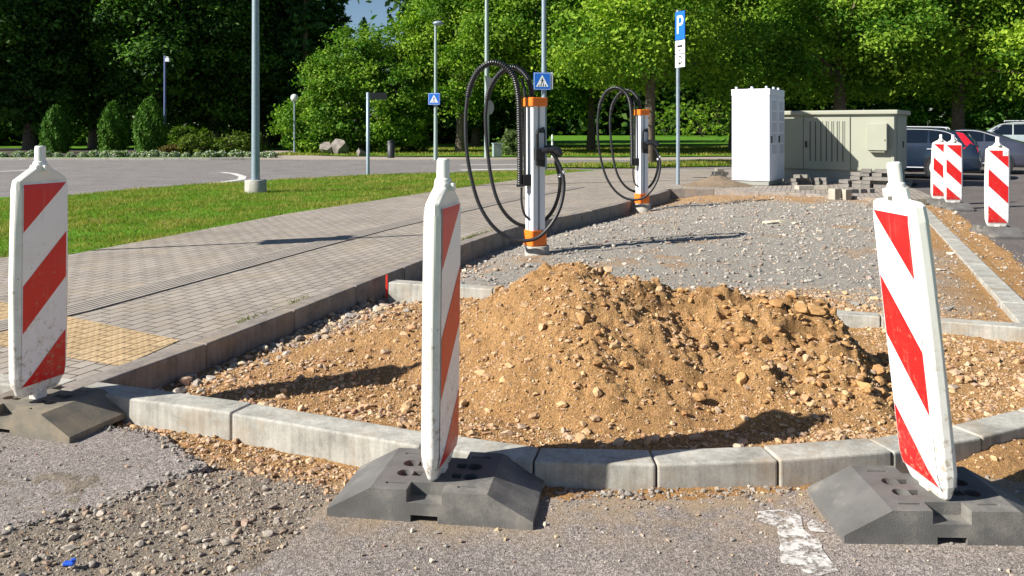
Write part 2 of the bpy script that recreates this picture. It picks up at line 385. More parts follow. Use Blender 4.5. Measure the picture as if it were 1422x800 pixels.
def thing(name, loc, label, cat, rz=0.0, group=None):
    o = bpy.data.objects.new(name, None); COL.objects.link(o); o.empty_display_size = 0.1
    o.location = loc; o.rotation_euler = (0, 0, rz)
    return tag(o, label, cat, group)

def copy_tree(o, parent=None):
    c = o.copy(); COL.objects.link(c); c.parent = parent
    for ch in list(o.children): copy_tree(ch, c)
    return c

def crom(pts, n=8):
    P = [Vector(p) for p in pts]; P = [P[0] * 2 - P[1]] + P + [P[-1] * 2 - P[-2]]; out = []
    for i in range(1, len(P) - 2):
        for k in range(n):
            t = k / n; a, b, c, d = P[i - 1], P[i], P[i + 1], P[i + 2]
            out.append(0.5 * ((2 * b) + (c - a) * t + (2 * a - 5 * b + 4 * c - d) * t * t + (3 * b - a - 3 * c + d) * t ** 3))
    out.append(P[-2]); return out

def ragged(poly, step=0.08, amp=0.02, seed=1):
    out = []
    n = len(poly)
    for i in range(n):
        a = Vector(poly[i][:2]); b = Vector(poly[(i + 1) % n][:2]); L = (b - a).length; k = max(1, min(400, int(L / step) if L < 3 else int(L / 0.3)))
        nrm = Vector((-(b - a).y, (b - a).x)).normalized()
        for j in range(k):
            p = a + (b - a) * (j / k)
            o = (float(fbm(p.x * 6, p.y * 6, seed, 3)) * 1.6 + float(fbm(p.x * 34, p.y * 34, seed + 5, 2)) * 0.7) * amp
            out.append((p.x + nrm.x * o, p.y + nrm.y * o))
    return out

def sheet(name, poly, z, mat, thick=0.0):
    P = [Vector((p[0], p[1], 0)) for p in poly]; n = len(P)
    area = sum(P[i].x * P[(i + 1) % n].y - P[(i + 1) % n].x * P[i].y for i in range(n))
    if area < 0: P = P[::-1]
    tris = []
    for t in tessellate_polygon([P]):
        a, b, c = (P[i] for i in t)
        if abs((b - a).cross(c - a).z) < 1e-9: continue
        tris.append(t if (b - a).cross(c - a).z > 0 else (t[0], t[2], t[1]))
    mb = MB(); mb.add([Vector((p.x, p.y, z)) for p in P], tris)
    if thick:
        mb.add([Vector((p.x, p.y, z)) for p in P] + [Vector((p.x, p.y, z - thick)) for p in P], [(i, n + i, n + (i + 1) % n, (i + 1) % n) for i in range(n)])
    o = mb.build(name, mat); o['kind'] = 'structure'
    return o

# ------------------------------------------------------------------ layout lines (plan, metres)
PK = np.array([(-2.20, 4.15), (-2.10, 4.40), (-1.771, 5.345), (-1.438, 6.46), (-1.165, 7.405), (-0.93, 8.16), (-0.292, 10.19), (0.167, 11.33),
               (0.80, 12.45), (1.38, 13.4), (1.90, 14.45), (2.42, 15.6), (2.95, 16.7), (3.36, 17.65)])     # outer top edge of the pavement kerb
FK = np.array([(-3.6, 4.42), (-2.9, 4.33), (-2.35, 4.22), (-1.90, 4.059), (-1.657, 3.985), (-1.303, 3.844), (-0.65, 3.538), (-0.382, 3.445), (0.083, 3.275), (0.568, 3.247),
               (1.062, 3.293), (1.555, 3.381), (2.014, 3.546), (2.45, 3.76), (2.88, 4.05), (3.25, 4.45), (3.50, 4.95), (3.64, 5.5)])   # outer top edge of the front kerb
DK = np.array([(3.66, 5.55), (4.06, 6.55), (5.0, 8.9), (6.0, 11.4), (7.35, 14.75)])                                            # diagonal kerb at the right
XK = np.array([(3.42, 18.07), (4.35, 18.0), (5.0, 17.6), (5.56, 17.1), (6.3, 16.5), (7.2, 15.3)])                            # far kerb
def pkx(y): return np.interp(y, PK[:, 1], PK[:, 0])
def fky(x): return np.interp(x, FK[:, 0], FK[:, 1])
def dkx(y): return np.interp(y, DK[:, 1], DK[:, 0], left=3.4, right=7.42)
ZK = 0.10

def offset_line(pts, d):
    pts = np.asarray(pts, float); t = np.gradient(pts, axis=0); t /= np.linalg.norm(t, axis=1)[:, None]
    return pts + np.stack([-t[:, 1], t[:, 0]], 1) * d

def resample(pts, step):
    pts = np.asarray(pts, float); s = np.concatenate([[0], np.cumsum(np.linalg.norm(np.diff(pts, axis=0), axis=1))])
    n = max(1, int(round(s[-1] / step))); q = np.linspace(0, s[-1], n + 1)
    return np.stack([np.interp(q, s, pts[:, 0]), np.interp(q, s, pts[:, 1])], 1)

def kerb_line(name, outer, width, z0, z1, mat, step=0.5, joints=None, gap=0.004, bev=0.012, side=1, jit=0.003):
    """kerbstones laid end to end along a line; `outer` is the exposed edge, the stones reach to its left by `width`"""
    pts = np.array(joints) if joints is not None else resample(outer, step)
    inner = offset_line(pts, width * side); mb = MB()
    for i in range(len(pts) - 1):
        a, b, c, d = [Vector((*p, 0)) for p in (pts[i], pts[i + 1], inner[i + 1], inner[i])]
        t = (b - a).normalized() * gap / 2
        g1 = gap * (0.6 + R.random())
        a2, b2, c2, d2 = a + t, b - t, c - t, d + t
        dz = R.uniform(-jit, jit); dy = (d - a).normalized() * R.uniform(-jit, jit)
        q = [a2 + dy, b2 + dy, c2, d2]
        if side < 0: q = [q[3], q[2], q[1], q[0]]
        mb.prism([(p.x, p.y) for p in q], z0, z1 + dz)
    o = mb.build(name, mat, None, bev, 3); o['kind'] = 'structure'
    return o

# ------------------------------------------------------------------ ground, roads, pavement, kerbs
g = sheet('ground', [(-900, -60), (900, -60), (900, 1600), (-900, 1600)], -0.16, MT['lawn'])

left_road = [(-14, 1.0), (-2.6, 1.0), (-2.25, 2.55), (-1.80, 2.895), (-1.526, 3.128), (-1.293, 3.474), (-1.669, 3.87), (-2.05, 3.98), (-2.4, 4.16), (-3.0, 4.28), (-14, 4.6)]
sheet('road', ragged(left_road, 0.014, 0.05, 3), 0.0, MT['asphalt_left'], 0.06)
right_road = [(-1.9, 1.0), (9, 1.0), (9, 3.2), (4.4, 4.2), (3.1, 3.95), (2.75, 3.70), (2.35, 3.55), (2.0, 3.42), (1.6, 3.32), (1.06, 3.245), (0.56, 3.205), (0.1, 3.225), (-0.35, 3.39), (-0.607, 3.388),
              (-0.70, 3.128), (-0.765, 2.82), (-0.88, 2.625), (-1.3, 2.2)]
sheet('road', ragged(right_road, 0.016, 0.04, 5), 0.0, MT['asphalt'], 0.06)
lot = [(dkx(y) + 0.42, y) for y in (4.3, 6.5, 9, 12, 14.7)] + [(7.98, 15.48), (9.3, 19.4), (10.4, 21.2), (11.2, 26), (12, 44), (90, 44), (90, 3.0), (9.1, 3.0), (9.1, 4.0)]
sheet('road', ragged(lot, 0.12, 0.05, 8), -0.004, MT['asphalt_lot'], 0.05)

pin = offset_line(PK, 0.15)
edge_grass = [(-9.5, 7.5), (-6.5, 8.05), (-4.63, 8.72), (-4.1, 10.6), (-3.48, 12.86), (-2.55, 15.1), (-1.67, 17.25), (0.17, 21.4), (1.6, 24.6), (3.3, 27)]
pave = [tuple(p) for p in pin] + [(3.55, 18.22), (4.4, 18.15), (5.08, 17.72), (5.66, 17.22), (6.42, 16.6), (7.3, 15.45), (8.0, 15.5), (9.2, 19.4), (10.3, 21.3), (11.0, 26.2)] + edge_grass[::-1] + [(-9.5, 4.75), (-3.6, 4.57), (-2.95, 4.48), (-2.45, 4.37)]
sheet('pavement', pave, ZK - 0.006, MT['pave'], 0.3)
tact = [W(250, 472, ZK), W(168, 508, ZK), W(60, 490, ZK), W(-60, 470, ZK), W(-60, 405, ZK), W(92, 438, ZK)]
sheet('pavement', [(p.x, p.y) for p in tact], ZK - 0.002, MT['tactile'])

# ribbed guidance strip along the pavement: real ribs
rib = MB()
gl = np.array([(-3.75, 4.75), (-3.19, 6.02), (-2.72, 7.6), (-2.2, 9.4), (-1.68, 11.0), (-0.9, 13.1), (0.1, 15.6), (1.5, 18.6)])
for k in range(6):
    ln = offset_line(gl, -0.14 + 0.05 * k)
    lo = offset_line(gl, -0.14 + 0.05 * k + 0.034)
    ln = resample(ln, 0.2); lo = resample(lo, 0.2); n_ = min(len(ln), len(lo))
    for i in range(n_ - 1):
        rib.prism([tuple(lo[i]), tuple(ln[i]), tuple(ln[i + 1]), tuple(lo[i + 1])], ZK - 0.005, ZK + 0.005)
MT['rib'] = mat_simple('rib_concrete', (0.315, 0.28, 0.24), 0.9, 0, 0.15, 8, 0.2, 150)
MT['groove'] = mat_simple('rib_groove', (0.13, 0.115, 0.10), 0.95, 0, 0.2, 8)
ro = rib.build('pavement', MT['rib']); ro['kind'] = 'structure'
ga, gb = offset_line(gl, -0.15), offset_line(gl, 0.15)
sheet('pavement', [tuple(p) for p in ga] + [tuple(p) for p in gb[::-1]], ZK - 0.0035, MT['groove'])

joints = [(-3.6, 4.42), (-2.9, 4.33), (-2.33, 4.215), (-1.303, 3.844), (-0.382, 3.445), (0.083, 3.275), (0.568, 3.247), (1.062, 3.293), (1.555, 3.381), (2.014, 3.546), (2.45, 3.76), (2.88, 4.05), (3.25, 4.45), (3.50, 4.95), (3.64, 5.5)]
kerb_line('kerb', FK, 0.155, -0.15, ZK, MT['kerb'], joints=joints, gap=0.006, bev=0.011)
kerb_line('kerb', PK, 0.15, -0.22, ZK, MT['kerb_old'], step=1.0, gap=0.005, bev=0.014)
kerb_line('kerb', DK, 0.18, -0.15, 0.05, MT['kerb'], step=1.0, gap=0.005, bev=0.008)
kerb_line('kerb', XK, 0.15, -0.15, ZK - 0.001, MT['kerb_old'], step=1.0, gap=0.005, bev=0.012)
MK = [(-1.08, 7.22), (-0.16, 6.90), (0.78, 6.56), (1.70, 6.22), (2.62, 5.88), (3.56, 5.54)]
kerb_line('kerb', MK, 0.14, -0.15, 0.078, MT['kerb'], joints=MK, gap=0.006, bev=0.010)

# grass strip beyond the pavement, far road, flower bed, lawns
grass_poly = edge_grass[::-1] + [(-16, 7.0), (-16, 13.0), (-12, 15.3), (-8.9, 16.8), (-7.8, 19.7), (-6.75, 20.9), (-4.2, 24.0), (0.2, 26.2), (2.2, 26.9)]
sheet('lawn', ragged(grass_poly, 0.3, 0.06, 4), 0.065, MT['lawn'], 0.2)
far_road = [(-90, 4.7), (-16.2, 4.7), (-16, 13.0), (-12, 15.3), (-8.9, 16.8), (-7.8, 19.7), (-6.75, 20.9), (-4.2, 24.0), (0.2, 26.2), (2.2, 27.0), (11.0, 26.3), (12, 30), (12.2, 37.5), (5, 37), (-2, 37.5), (-9, 37.2), (-14, 37.0), (-30, 37.0), (-90, 39)]
sheet('road', far_road, -0.008, MT['asphalt_far'])
# pale kerb along the far side and a lower strip path
FKL = np.array([(-90, 39), (-30, 37.0), (-14, 37.0), (-11.5, 37.3)])
kerb_line('kerb', FKL, 0.25, -0.1, 0.09, MT['kerb'], step=2.0, side=1)
path = [(-13.5, 37.4), (-9, 37.2), (-2, 37.5), (5, 37), (12.2, 37.5), (40, 40), (40, 43.0), (12, 41.2), (4, 40.0), (-3, 40.5), (-8.5, 41.5), (-11.5, 44), (-13.8, 52), (-16.2, 52), (-14.4, 42)]
MT['path'] = mat_simple('pale_path', (0.33, 0.28, 0.235), 0.95, 0, 0.15, 1.5, 0.3, 40)
sheet('path', path, -0.002, MT['path'])
sheet('lawn', ragged([(-11, 46.8), (-9, 42.5), (-2, 41.6), (4, 41.0), (12, 42.2), (40, 44), (90, 50), (90, 400), (-40, 400), (-40, 60), (-13, 54)], 1.5, 0.3, 4), 0.01, MT['lawn'])
sheet('flower_bed', [(-60, 39.2), (-30, 37.6), (-14.6, 37.6), (-14.8, 42), (-16.6, 55), (-60, 60)], 0.03, MT['bed'])
sheet('lawn', ragged([(-60, 38.4), (-30, 37.32), (-14.2, 37.32), (-14.3, 39.0), (-30, 39.0), (-60, 40.2)], 0.4, 0.1, 7), 0.05, MT['lawn'])
sheet('lawn', ragged([(1.0, 29.6), (4, 29.2), (9, 31), (14, 33.5), (14, 36), (9, 34.0), (4.5, 32.9), (1.5, 31.0)], 0.3, 0.15, 9), 0.03, MT['lawn'])
# worn road markings
def mark(pts, w, z=0.0, mat='road_white'):
    l = offset_line(pts, w / 2); r = offset_line(pts, -w / 2)
    return sheet('road_marking', [tuple(p) for p in l] + [tuple(p) for p in r[::-1]], z, MT[mat])
def arc_px(ps): return np.array([tuple(W(a, b).xy) for a, b in ps])
mark(arc_px([(255, 258.5), (300, 254), (335, 249), (337, 245), (325, 241), (308, 239)]), 0.22, -0.003)
mark(arc_px([(0, 238), (30, 236.5), (60, 234.5)]), 0.25, -0.003)
mark(arc_px([(640, 236), (700, 235), (745, 234.5)]), 0.5, -0.003)
mark(arc_px([(640, 229), (700, 228.4), (745, 228)]), 0.35, -0.003)
mark(arc_px([(770, 236.5), (830, 236)]), 0.3, -0.003)
blob = [(0.82, 2.70), (0.90, 2.62), (0.985, 2.65), (0.98, 2.76), (1.0, 2.83), (0.965, 2.93), (0.99, 3.02), (0.93, 3.075), (0.85, 3.06), (0.83, 3.0), (0.885, 2.94), (0.86, 2.85)]
blob = [(1.02 + (x - 0.9) * 1.0 - 0.06, y - 0.0) for x, y in blob]
sheet('road_marking', ragged(blob, 0.015, 0.022, 12), 0.004, MT['worn_paint'])
blob2 = [(1.05, 2.91), (1.10, 2.90), (1.115, 2.96), (1.09, 3.0), (1.06, 2.97)]
sheet('road_marking', ragged(blob2, 0.012, 0.02, 13), 0.004, MT['worn_paint'])

# ------------------------------------------------------------------ soil bed and the heap
def heap_h(x, y):
    x = x + 0.15 * fbm(x * 1.9, y * 1.9, 31, 4); y = y + 0.30 * fbm(x * 1.7 + 9, y * 1.7, 36, 4)
    H = np.interp(x, [-1.6, -1.0, -0.55, -0.28, -0.10, 0.09, 0.28, 0.42, 0.62, 0.76, 0.88, 0.95, 1.06, 1.19, 1.41, 1.67, 1.77, 1.86, 2.0, 2.25, 2.7],
                  [0, 0.07, 0.16, 0.30, 0.43, 0.555, 0.62, 0.645, 0.57, 0.535, 0.465, 0.44, 0.455, 0.475, 0.445, 0.43, 0.35, 0.22, 0.10, 0.05, 0])
    dy = y - (5.05 - 0.16 * x)
    wf = 0.50 + 1.32 * H; wb = 0.3 + 1.1 * H
    t = np.where(dy < 0, -dy / wf, dy / wb)
    c = np.clip(1.03 - np.sqrt(t * t + 0.02), 0, 1)
    return H * c ** 0.92

def soil_base(x, y):
    d = x - pkx(y); f = y - fky(x) - 0.15
    inside = f > -0.10
    mid = sstep(y, 6.2, 8.5)
    z_in = -0.055 + 0.085 * sstep(d, 0.0, 0.9) + mid * (-0.055 + 0.075 * sstep(d, 0.5, 2.6))
    z_in = z_in + 0.055 * (1 - sstep(f, 0.0, 0.5)) * sstep(x, -1.6, -0.4)
    z_in = z_in - 0.02 * sstep(y, 14, 17)
    dr = dkx(y) - x
    z_in = z_in - 0.03 * (1 - sstep(dr, 0.0, 0.9)) * sstep(y, 5.0, 6.0)
    z_out = -0.035 + 0.03 * sstep(x, -0.5, 0.1) * sstep(f, -0.34, -0.2) + 0.055 * sstep(x, 1.75, 2.1) * sstep(f, -0.75, -0.25)
    z_out = z_out + 0.028 * (1 - sstep(y, 3.35, 3.55)) * (1 - sstep(x, -0.75, -0.4))
    z = np.where(inside, z_in, z_out)
    mk = y - (7.22 - 0.362 * (x + 1.08)); z = z - 0.045 * np.exp(-((mk + 0.10) / 0.22) ** 2) * (x > -1.2)
    return np.where((x > dkx(y) + 0.1) & (y > 4.5), 0.004 - 0.09 * sstep(x - dkx(y), 0.38, 0.75), z)

def soil_z(x, y, fine=True):
    hh = heap_h(x, y)
    z = soil_base(x, y) + hh
    hf = sstep(hh, 0.03, 0.2); rough = 0.35 + 0.9 * sstep(x + 0 * y, 0.6, 1.6) * hf
    z = z + 0.05 * fbm(x * 1.7, y * 1.7, 3, 3) * (0.5 + 0.8 * hf)
    lump = fbm(x * 7, y * 7, 5, 4, 0.6)
    z = z + 0.085 * lump * (0.30 + hf * np.maximum(rough, 0.75))
    wx = x + 0.12 * fbm(x * 3, y * 3, 51, 2); wy = y + 0.12 * fbm(x * 3 + 5, y * 3, 52, 2)
    bil = np.abs(fbm(wx * 3.4, wy * 3.4, 15, 4, 0.62)); z = z + 0.16 * (0.12 - np.clip(0.24 - bil * 1.5, 0, 1)) * hf * (0.35 + 0.75 * sstep(x, 0.3, 1.2))
    # slumped scarps: short steps running across the slope
    st = fbm(wx * 2.1, wy * 4.6, 61, 3, 0.55); z = z + 0.05 * (sstep(st, -0.02, 0.05) - 0.5) * hf * (0.4 + 0.8 * sstep(x, 0.5, 1.3))
    if fine:
        z = z + 0.026 * fbm(x * 24, y * 24, 8, 4, 0.75) * (0.6 + 0.6 * hf) + 0.010 * fbm(x * 80, y * 80, 9, 2, 0.8)
        cl = fbm(x * 13, y * 13, 27, 3, 0.7); z = z + 0.03 * np.clip(np.abs(cl) - 0.05, 0, 1) * (0.5 + hf * rough * 2.2)
    band = (y > fky(x) - 0.02) & (y < fky(x) + 0.17)
    return np.where(band, np.minimum(z, 0.055), z)

SAND = np.array([0.50, 0.288, 0.120]); SAND2 = np.array([0.35, 0.190, 0.078]); GREY = np.array([0.37, 0.34, 0.295]); BROWN = np.array([0.26, 0.20, 0.14])
def soil_col(x, y):
    f = y - fky(x) - 0.1
    n = fbm(x * 1.3, y * 1.3, 40, 4); n2 = fbm(x * 5, y * 5, 44, 4, 0.65)
    line = 7.0 - 0.36 * (x + 0.5)                              # where the grey gravel starts
    g = sstep(y - line + n * 1.5 + n2 * 0.7 - 0.25 * sstep(x, 1.0, 2.5), 0.1, 0.75)
    dr = dkx(y) - x
    edge = sstep(dr + n * 1.4, 0.25, 1.1)
    g = g * edge
    g = g * (1 - 0.85 * sstep(y - 15.0 + n * 3.0 - (x - 2) * 0.0, 0.0, 1.2))
    blotch = sstep(n + 0.6 * n2, 0.16, 0.32)
    g = g * (1 - 0.55 * blotch)
    d = x - pkx(y)
    g2 = sstep(0.55 - d + n2 * 0.6, 0, 0.3) * sstep(y, 5.2, 6.2) * (1 - sstep(y, 7.2, 8.2)); g = np.maximum(g, g2 * 0.8)
    out = (f < 0)
    gs = sstep(-f - 0.27 + 0.25 * n2 - 0.1 * n, 0.0, 0.16) * (1 - sstep(x, 1.4, 1.8))
    g = np.where(out, gs, g)
    sand = SAND[None] * (1 - sstep(n2, -0.15, 0.25)[:, None] * 0.45) + SAND2[None] * (sstep(n2, -0.15, 0.25)[:, None] * 0.45)
    # damper, browner earth in the rough right-hand end of the heap
    wet = sstep(x + n2 * 0.8, 1.2, 2.0) * sstep(heap_h(x, y), 0.08, 0.3); sand = sand * (1 - 0.12 * wet[:, None])
    damp = sstep(fbm(x * 2.6, y * 3.4, 83, 5, 0.62), 0.02, 0.16) * (0.35 + 0.65 * sstep(heap_h(x, y), 0.03, 0.2)); sand = sand * (1 - damp[:, None] * np.array([0.19, 0.22, 0.26]))
    grey = np.where(out[:, None], BROWN * 0.4 + GREY * 0.5 + SAND * 0.12 * (n2[:, None] + 0.5), GREY)
    return sand * (1 - g[:, None]) + grey * g[:, None], g

def in_bed(x, y):
    k = (x > pkx(y) + 0.0) & (x < np.where(y < 5.3, 4.4, dkx(y) + 0.95))
    far = np.interp(x, XK[:, 0], XK[:, 1], left=17.9, right=15.2) - 0.02
    k = k & (y < far)
    outb = y < fky(x)
    k = np.where(outb, (x > -2.9) & (y < fky(x)), k)
    return k

def grid_part(x0, x1, y0, y1, sx, sy):
    xs = np.arange(x0, x1 + 1e-6, sx); ys = np.arange(y0, y1 + 1e-6, sy)
    X, Y = np.meshgrid(xs, ys); nx, ny = len(xs), len(ys)
    x = X.ravel(); y = Y.ravel(); z = soil_z(x, y); c, g = soil_col(x, y)
    idx = np.arange(nx * ny).reshape(ny, nx)
    q = np.stack([idx[:-1, :-1], idx[:-1, 1:], idx[1:, 1:], idx[1:, :-1]], -1).reshape(-1, 4)
    mx, my = x[q].mean(1), y[q].mean(1)
    keep = in_bed(mx, my); q = q[keep]
    hh = heap_h(x, y)[q].mean(1)
    return np.stack([x, y, z], 1), q, c, hh

def inpoly(x, y, poly):
    c = np.zeros(len(x), bool); n = len(poly); j = n - 1
    for i in range(n):
        xi, yi = poly[i]; xj, yj = poly[j]
        c ^= ((yi > y) != (yj > y)) & (x < (xj - xi) * (y - yi) / (yj - yi + 1e-12) + xi); j = i
    return c
def sub_obj(name, V, Q, C, mat):
    u, inv = np.unique(Q.ravel(), return_inverse=True)
    return np_obj(name, V[u], inv.reshape(Q.shape), mat, C[u], None, True)
V1, Q1, C1, H1 = grid_part(-2.9, 4.4, 2.2, 6.4, 0.0105, 0.0105)
V2, Q2, C2, H2 = grid_part(-1.8, 8.6, 6.4, 18.2, 0.032, 0.032)
heap_mask = H1 > 0.045
heap = sub_obj('soil_heap', V1, Q1[heap_mask], C1, MT['soil'])
tag(heap, 'big rough heap of sandy stony soil dumped behind the curved kerb', 'soil heap')
s1 = sub_obj('ground', V1, Q1[~heap_mask], C1, MT['soil']); s1['kind'] = 'structure'
s2 = sub_obj('ground', V2, Q2, C2, MT['soil']); s2['kind'] = 'structure'

# stones: a few lumpy prototypes, thousands of copies merged into "stuff"
def ico(sub):
    bm = bmesh.new(); bmesh.ops.create_icosphere(bm, subdivisions=sub, radius=1.0)
    v = np.array([list(a.co) for a in bm.verts]); f = np.array([[w.index for w in p.verts] for p in bm.faces]); bm.free(); return v, f
IV, IF = ico(2)
IV1, IF1 = ico(1)
def stone_proto(v, seed, ang):
    r = np.random.default_rng(seed); w = v.copy()
    for k in range(ang):                                        # planar cuts give crushed-stone facets
        nrm = r.normal(size=3); nrm /= np.linalg.norm(nrm); dd = r.uniform(0.38, 0.8); t = w @ nrm
        w = w - np.maximum(t - dd, 0)[:, None] * nrm[None]
    w *= 1 + 0.05 * r.normal(size=(len(w), 1))
    w /= np.abs(w).max() * 0.9
    return w
PRO2 = [stone_proto(IV, i, 11) for i in range(8)]; PRO1 = [stone_proto(IV1, 20 + i, 6) for i in range(8)]; IV0, IF0 = ico(0) if False else (None, None)
STCOL = np.array([(0.50, 0.40, 0.28), (0.42, 0.31, 0.20), (0.55, 0.47, 0.36), (0.36, 0.30, 0.25), (0.46, 0.33, 0.24), (0.32, 0.19, 0.15), (0.40, 0.38, 0.35), (0.58, 0.44, 0.27)])
GRCOL = np.array([(0.40, 0.37, 0.325), (0.33, 0.305, 0.275), (0.45, 0.415, 0.36), (0.27, 0.25, 0.225), (0.38, 0.31, 0.235), (0.33, 0.25, 0.20)])

def scatter(name, x, y, size, pal, parent=None, sink=0.25, big=0.02, zfun=soil_z, sand=None):
    VV, FF, CC = [], [], []; o = 0; z = zfun(x, y)
    for i in range(len(x)):
        if size[i] > big: P, Fc = PRO2[R.randrange(8)], IF
        else: P, Fc = PRO1[R.randrange(8)], IF1
        sc = size[i] * np.array([rng.uniform(0.8, 1.35), rng.uniform(0.7, 1.05), rng.uniform(0.5, 0.85)])
        a = rng.uniform(0, 6.28); t = rng.normal(0, 0.35); ca, sa, ct, st = math.cos(a), math.sin(a), math.cos(t), math.sin(t)
        v = P * sc; v = np.stack([v[:, 0], v[:, 1] * ct - v[:, 2] * st, v[:, 1] * st + v[:, 2] * ct], 1)
        v = np.stack([v[:, 0] * ca - v[:, 1] * sa, v[:, 0] * sa + v[:, 1] * ca, v[:, 2]], 1)
        v += np.array([x[i], y[i], z[i] + sc[2] * (1 - 2 * sink) * 0.6]); VV.append(v); FF.append(Fc + o); o += len(v)
        c = pal[rng.integers(len(pal))] * rng.uniform(0.8, 1.15)
        if sand is not None: c = c * (1 - sand) + SAND * sand * rng.uniform(0.85, 1.1)
        CC.append(np.repeat(c[None], len(v), 0))
    return np_obj(name, np.concatenate(VV), np.concatenate(FF), MT['stone'], np.concatenate(CC), parent)

def grains(name, x, y, size, pal, parent=None, zfun=soil_z):
    n = len(x); z = zfun(x, y); T = np.array([(1, 0, -.4), (-.5, .87, -.4), (-.5, -.87, -.4), (.1, .1, .8)]); Fq = np.array([(0, 2, 1), (0, 1, 3), (1, 2, 3), (2, 0, 3)])
    V = T[None] * size[:, None, None] * rng.uniform(0.6, 1.3, (n, 4, 3)); a = rng.uniform(0, 6.28, n); ca, sa = np.cos(a)[:, None], np.sin(a)[:, None]
    V = np.stack([V[..., 0] * ca - V[..., 1] * sa + x[:, None], V[..., 0] * sa + V[..., 1] * ca + y[:, None], V[..., 2] + z[:, None]], -1).reshape(-1, 3)
    Fc = (Fq[None] + 4 * np.arange(n)[:, None, None]).reshape(-1, 3); c = np.array(pal)[rng.integers(len(pal), size=n)] * rng.uniform(0.7, 1.2, (n, 1))
    return np_obj(name, V, Fc, MT['stone'], np.repeat(c, 4, 0), parent)

def sizes(n, lo, hi, p=2.2):
    u = rng.random(n); return lo * (1 - u * (1 - (lo / hi) ** p)) ** (-1 / p)

# sandy part inside the kerb
x = rng.uniform(-1.9, 3.6, 30000); y = rng.uniform(3.3, 7.1, 30000)
dens = 0.3 + 0.9 * sstep(fbm(x * 1.5, y * 1.5, 71, 3), -0.1, 0.2) + 0.6 * sstep(x, 0.9, 1.8) * sstep(heap_h(x, y), 0.02, 0.2)
_, gmask = soil_col(x, y)
k = in_bed(x, y) & (y > fky(x) + 0.17) & (x > pkx(y) + 0.04) & (rng.random(30000) < dens * 0.85)
x, y = x[k], y[k]; hp = heap_h(x, y) > 0.045
sz = sizes(len(x), 0.0045, 0.036, 2.0)
kx = rng.uniform(0.2, 2.2, 1500); ky = rng.uniform(3.7, 5.4, 1500); kk = (heap_h(kx, ky) > 0.05) & (rng.random(1500) < 0.15 + 0.5 * sstep(kx, 0.9, 1.6)); kx, ky = kx[kk], ky[kk]
so = scatter('clods', kx, ky, sizes(len(kx), 0.012, 0.05, 2.0), np.array([SAND * 0.85, SAND2 * 1.15, SAND]), heap, sink=0.1); so['kind'] = 'stuff'
so = scatter('stones', x[hp], y[hp], sz[hp], STCOL, heap, sand=0.58); so['kind'] = 'stuff'
so = scatter('gravel', x[~hp], y[~hp], sz[~hp], STCOL, sand=0.5); tag(so, 'loose pebbles strewn over the sandy ground round the soil heap', 'pebbles', kind='stuff')
x = rng.uniform(-1.9, 3.6, 60000); y = 3.3 * (7.2 / 3.3) ** rng.random(60000); k = in_bed(x, y) & (y > fky(x) + 0.17) & (x > pkx(y) + 0.03); x, y = x[k], y[k]; hp = heap_h(x, y) > 0.045
GP_ = [SAND, SAND * 0.9, SAND2 * 1.1, SAND * 1.12, STCOL[2], STCOL[0]]
so = grains('grit', x[hp], y[hp], sizes(hp.sum(), 0.003, 0.010, 2.5), GP_, heap); so['kind'] = 'stuff'
so = grains('gravel', x[~hp], y[~hp], sizes((~hp).sum(), 0.003, 0.010, 2.5), GP_); tag(so, 'fine grit over the sandy ground inside the curved kerb', 'grit', kind='stuff')
x = rng.uniform(-2.7, -0.3, 16000); y = rng.uniform(2.2, 4.1, 16000); k = (y < fky(x) - 0.01) & (y > 2.2)
x, y = x[k], y[k]; kk = ~inpoly(x, y, left_road) & ~inpoly(x, y, right_road); x, y = x[kk], y[kk]
so = grains('gravel', x, y, sizes(len(x), 0.003, 0.009, 2.2), list(GRCOL) + [SAND * .9]); tag(so, 'fine grit in the dug strip across the asphalt', 'grit', kind='stuff')
# row of pebbles that rolled to the foot of the old kerb
y = rng.uniform(4.5, 9.0, 900); x = pkx(y) + 0.03 + 0.42 * rng.random(900) ** 1.6
so = scatter('gravel', x, y, sizes(900, 0.009, 0.042, 1.6), np.concatenate([GRCOL, STCOL]), sand=0.1, sink=0.15); tag(so, 'stones rolled to the foot of the old pavement kerb', 'stones', kind='stuff')
# grey crushed stone beyond
x = rng.uniform(-1.4, 8.2, 26000); y = rng.uniform(6.2, 17.6, 26000)
_, gm = soil_col(x, y)
k = in_bed(x, y) & (x > pkx(y) + 0.05) & (rng.random(26000) < 0.25 + 0.7 * gm); x, y = x[k], y[k]
so = scatter('gravel', x, y, sizes(len(x), 0.008, 0.042, 2.2) * 0.9, GRCOL, big=0.03); tag(so, 'grey crushed stone spread over the bed of the new parking bays', 'gravel', kind='stuff')
# the dug strip in the road at the lower left
x = rng.uniform(-2.6, -0.35, 12000); y = rng.uniform(2.2, 4.1, 12000)
k = (y < fky(x) - 0.01) & ~inpoly(x, y, left_road) & ~inpoly(x, y, right_road)
x, y = x[k], y[k]; tr = y > fky(x) - 0.32 + 0.1 * fbm(x * 4, y * 4, 3, 2)
so = scatter('gravel', x[~tr], y[~tr], sizes((~tr).sum(), 0.003, 0.019, 1.6), GRCOL * np.array([0.95, 0.92, 0.88]), big=0.009, sand=0.05); tag(so, 'grey broken stone in the dug strip across the asphalt', 'gravel', kind='stuff')
so = scatter('gravel', x[tr], y[tr], sizes(tr.sum(), 0.004, 0.026, 1.6), STCOL, big=0.009, sand=0.5); tag(so, 'sandy pebbles in the trench in front of the curved kerb', 'pebbles', kind='stuff')
x = rng.uniform(1.55, 3.4, 2600); y = rng.uniform(2.9, 4.6, 2600); k = (y < fky(x) - 0.01) & ~inpoly(x, y, right_road); x, y = x[k], y[k]
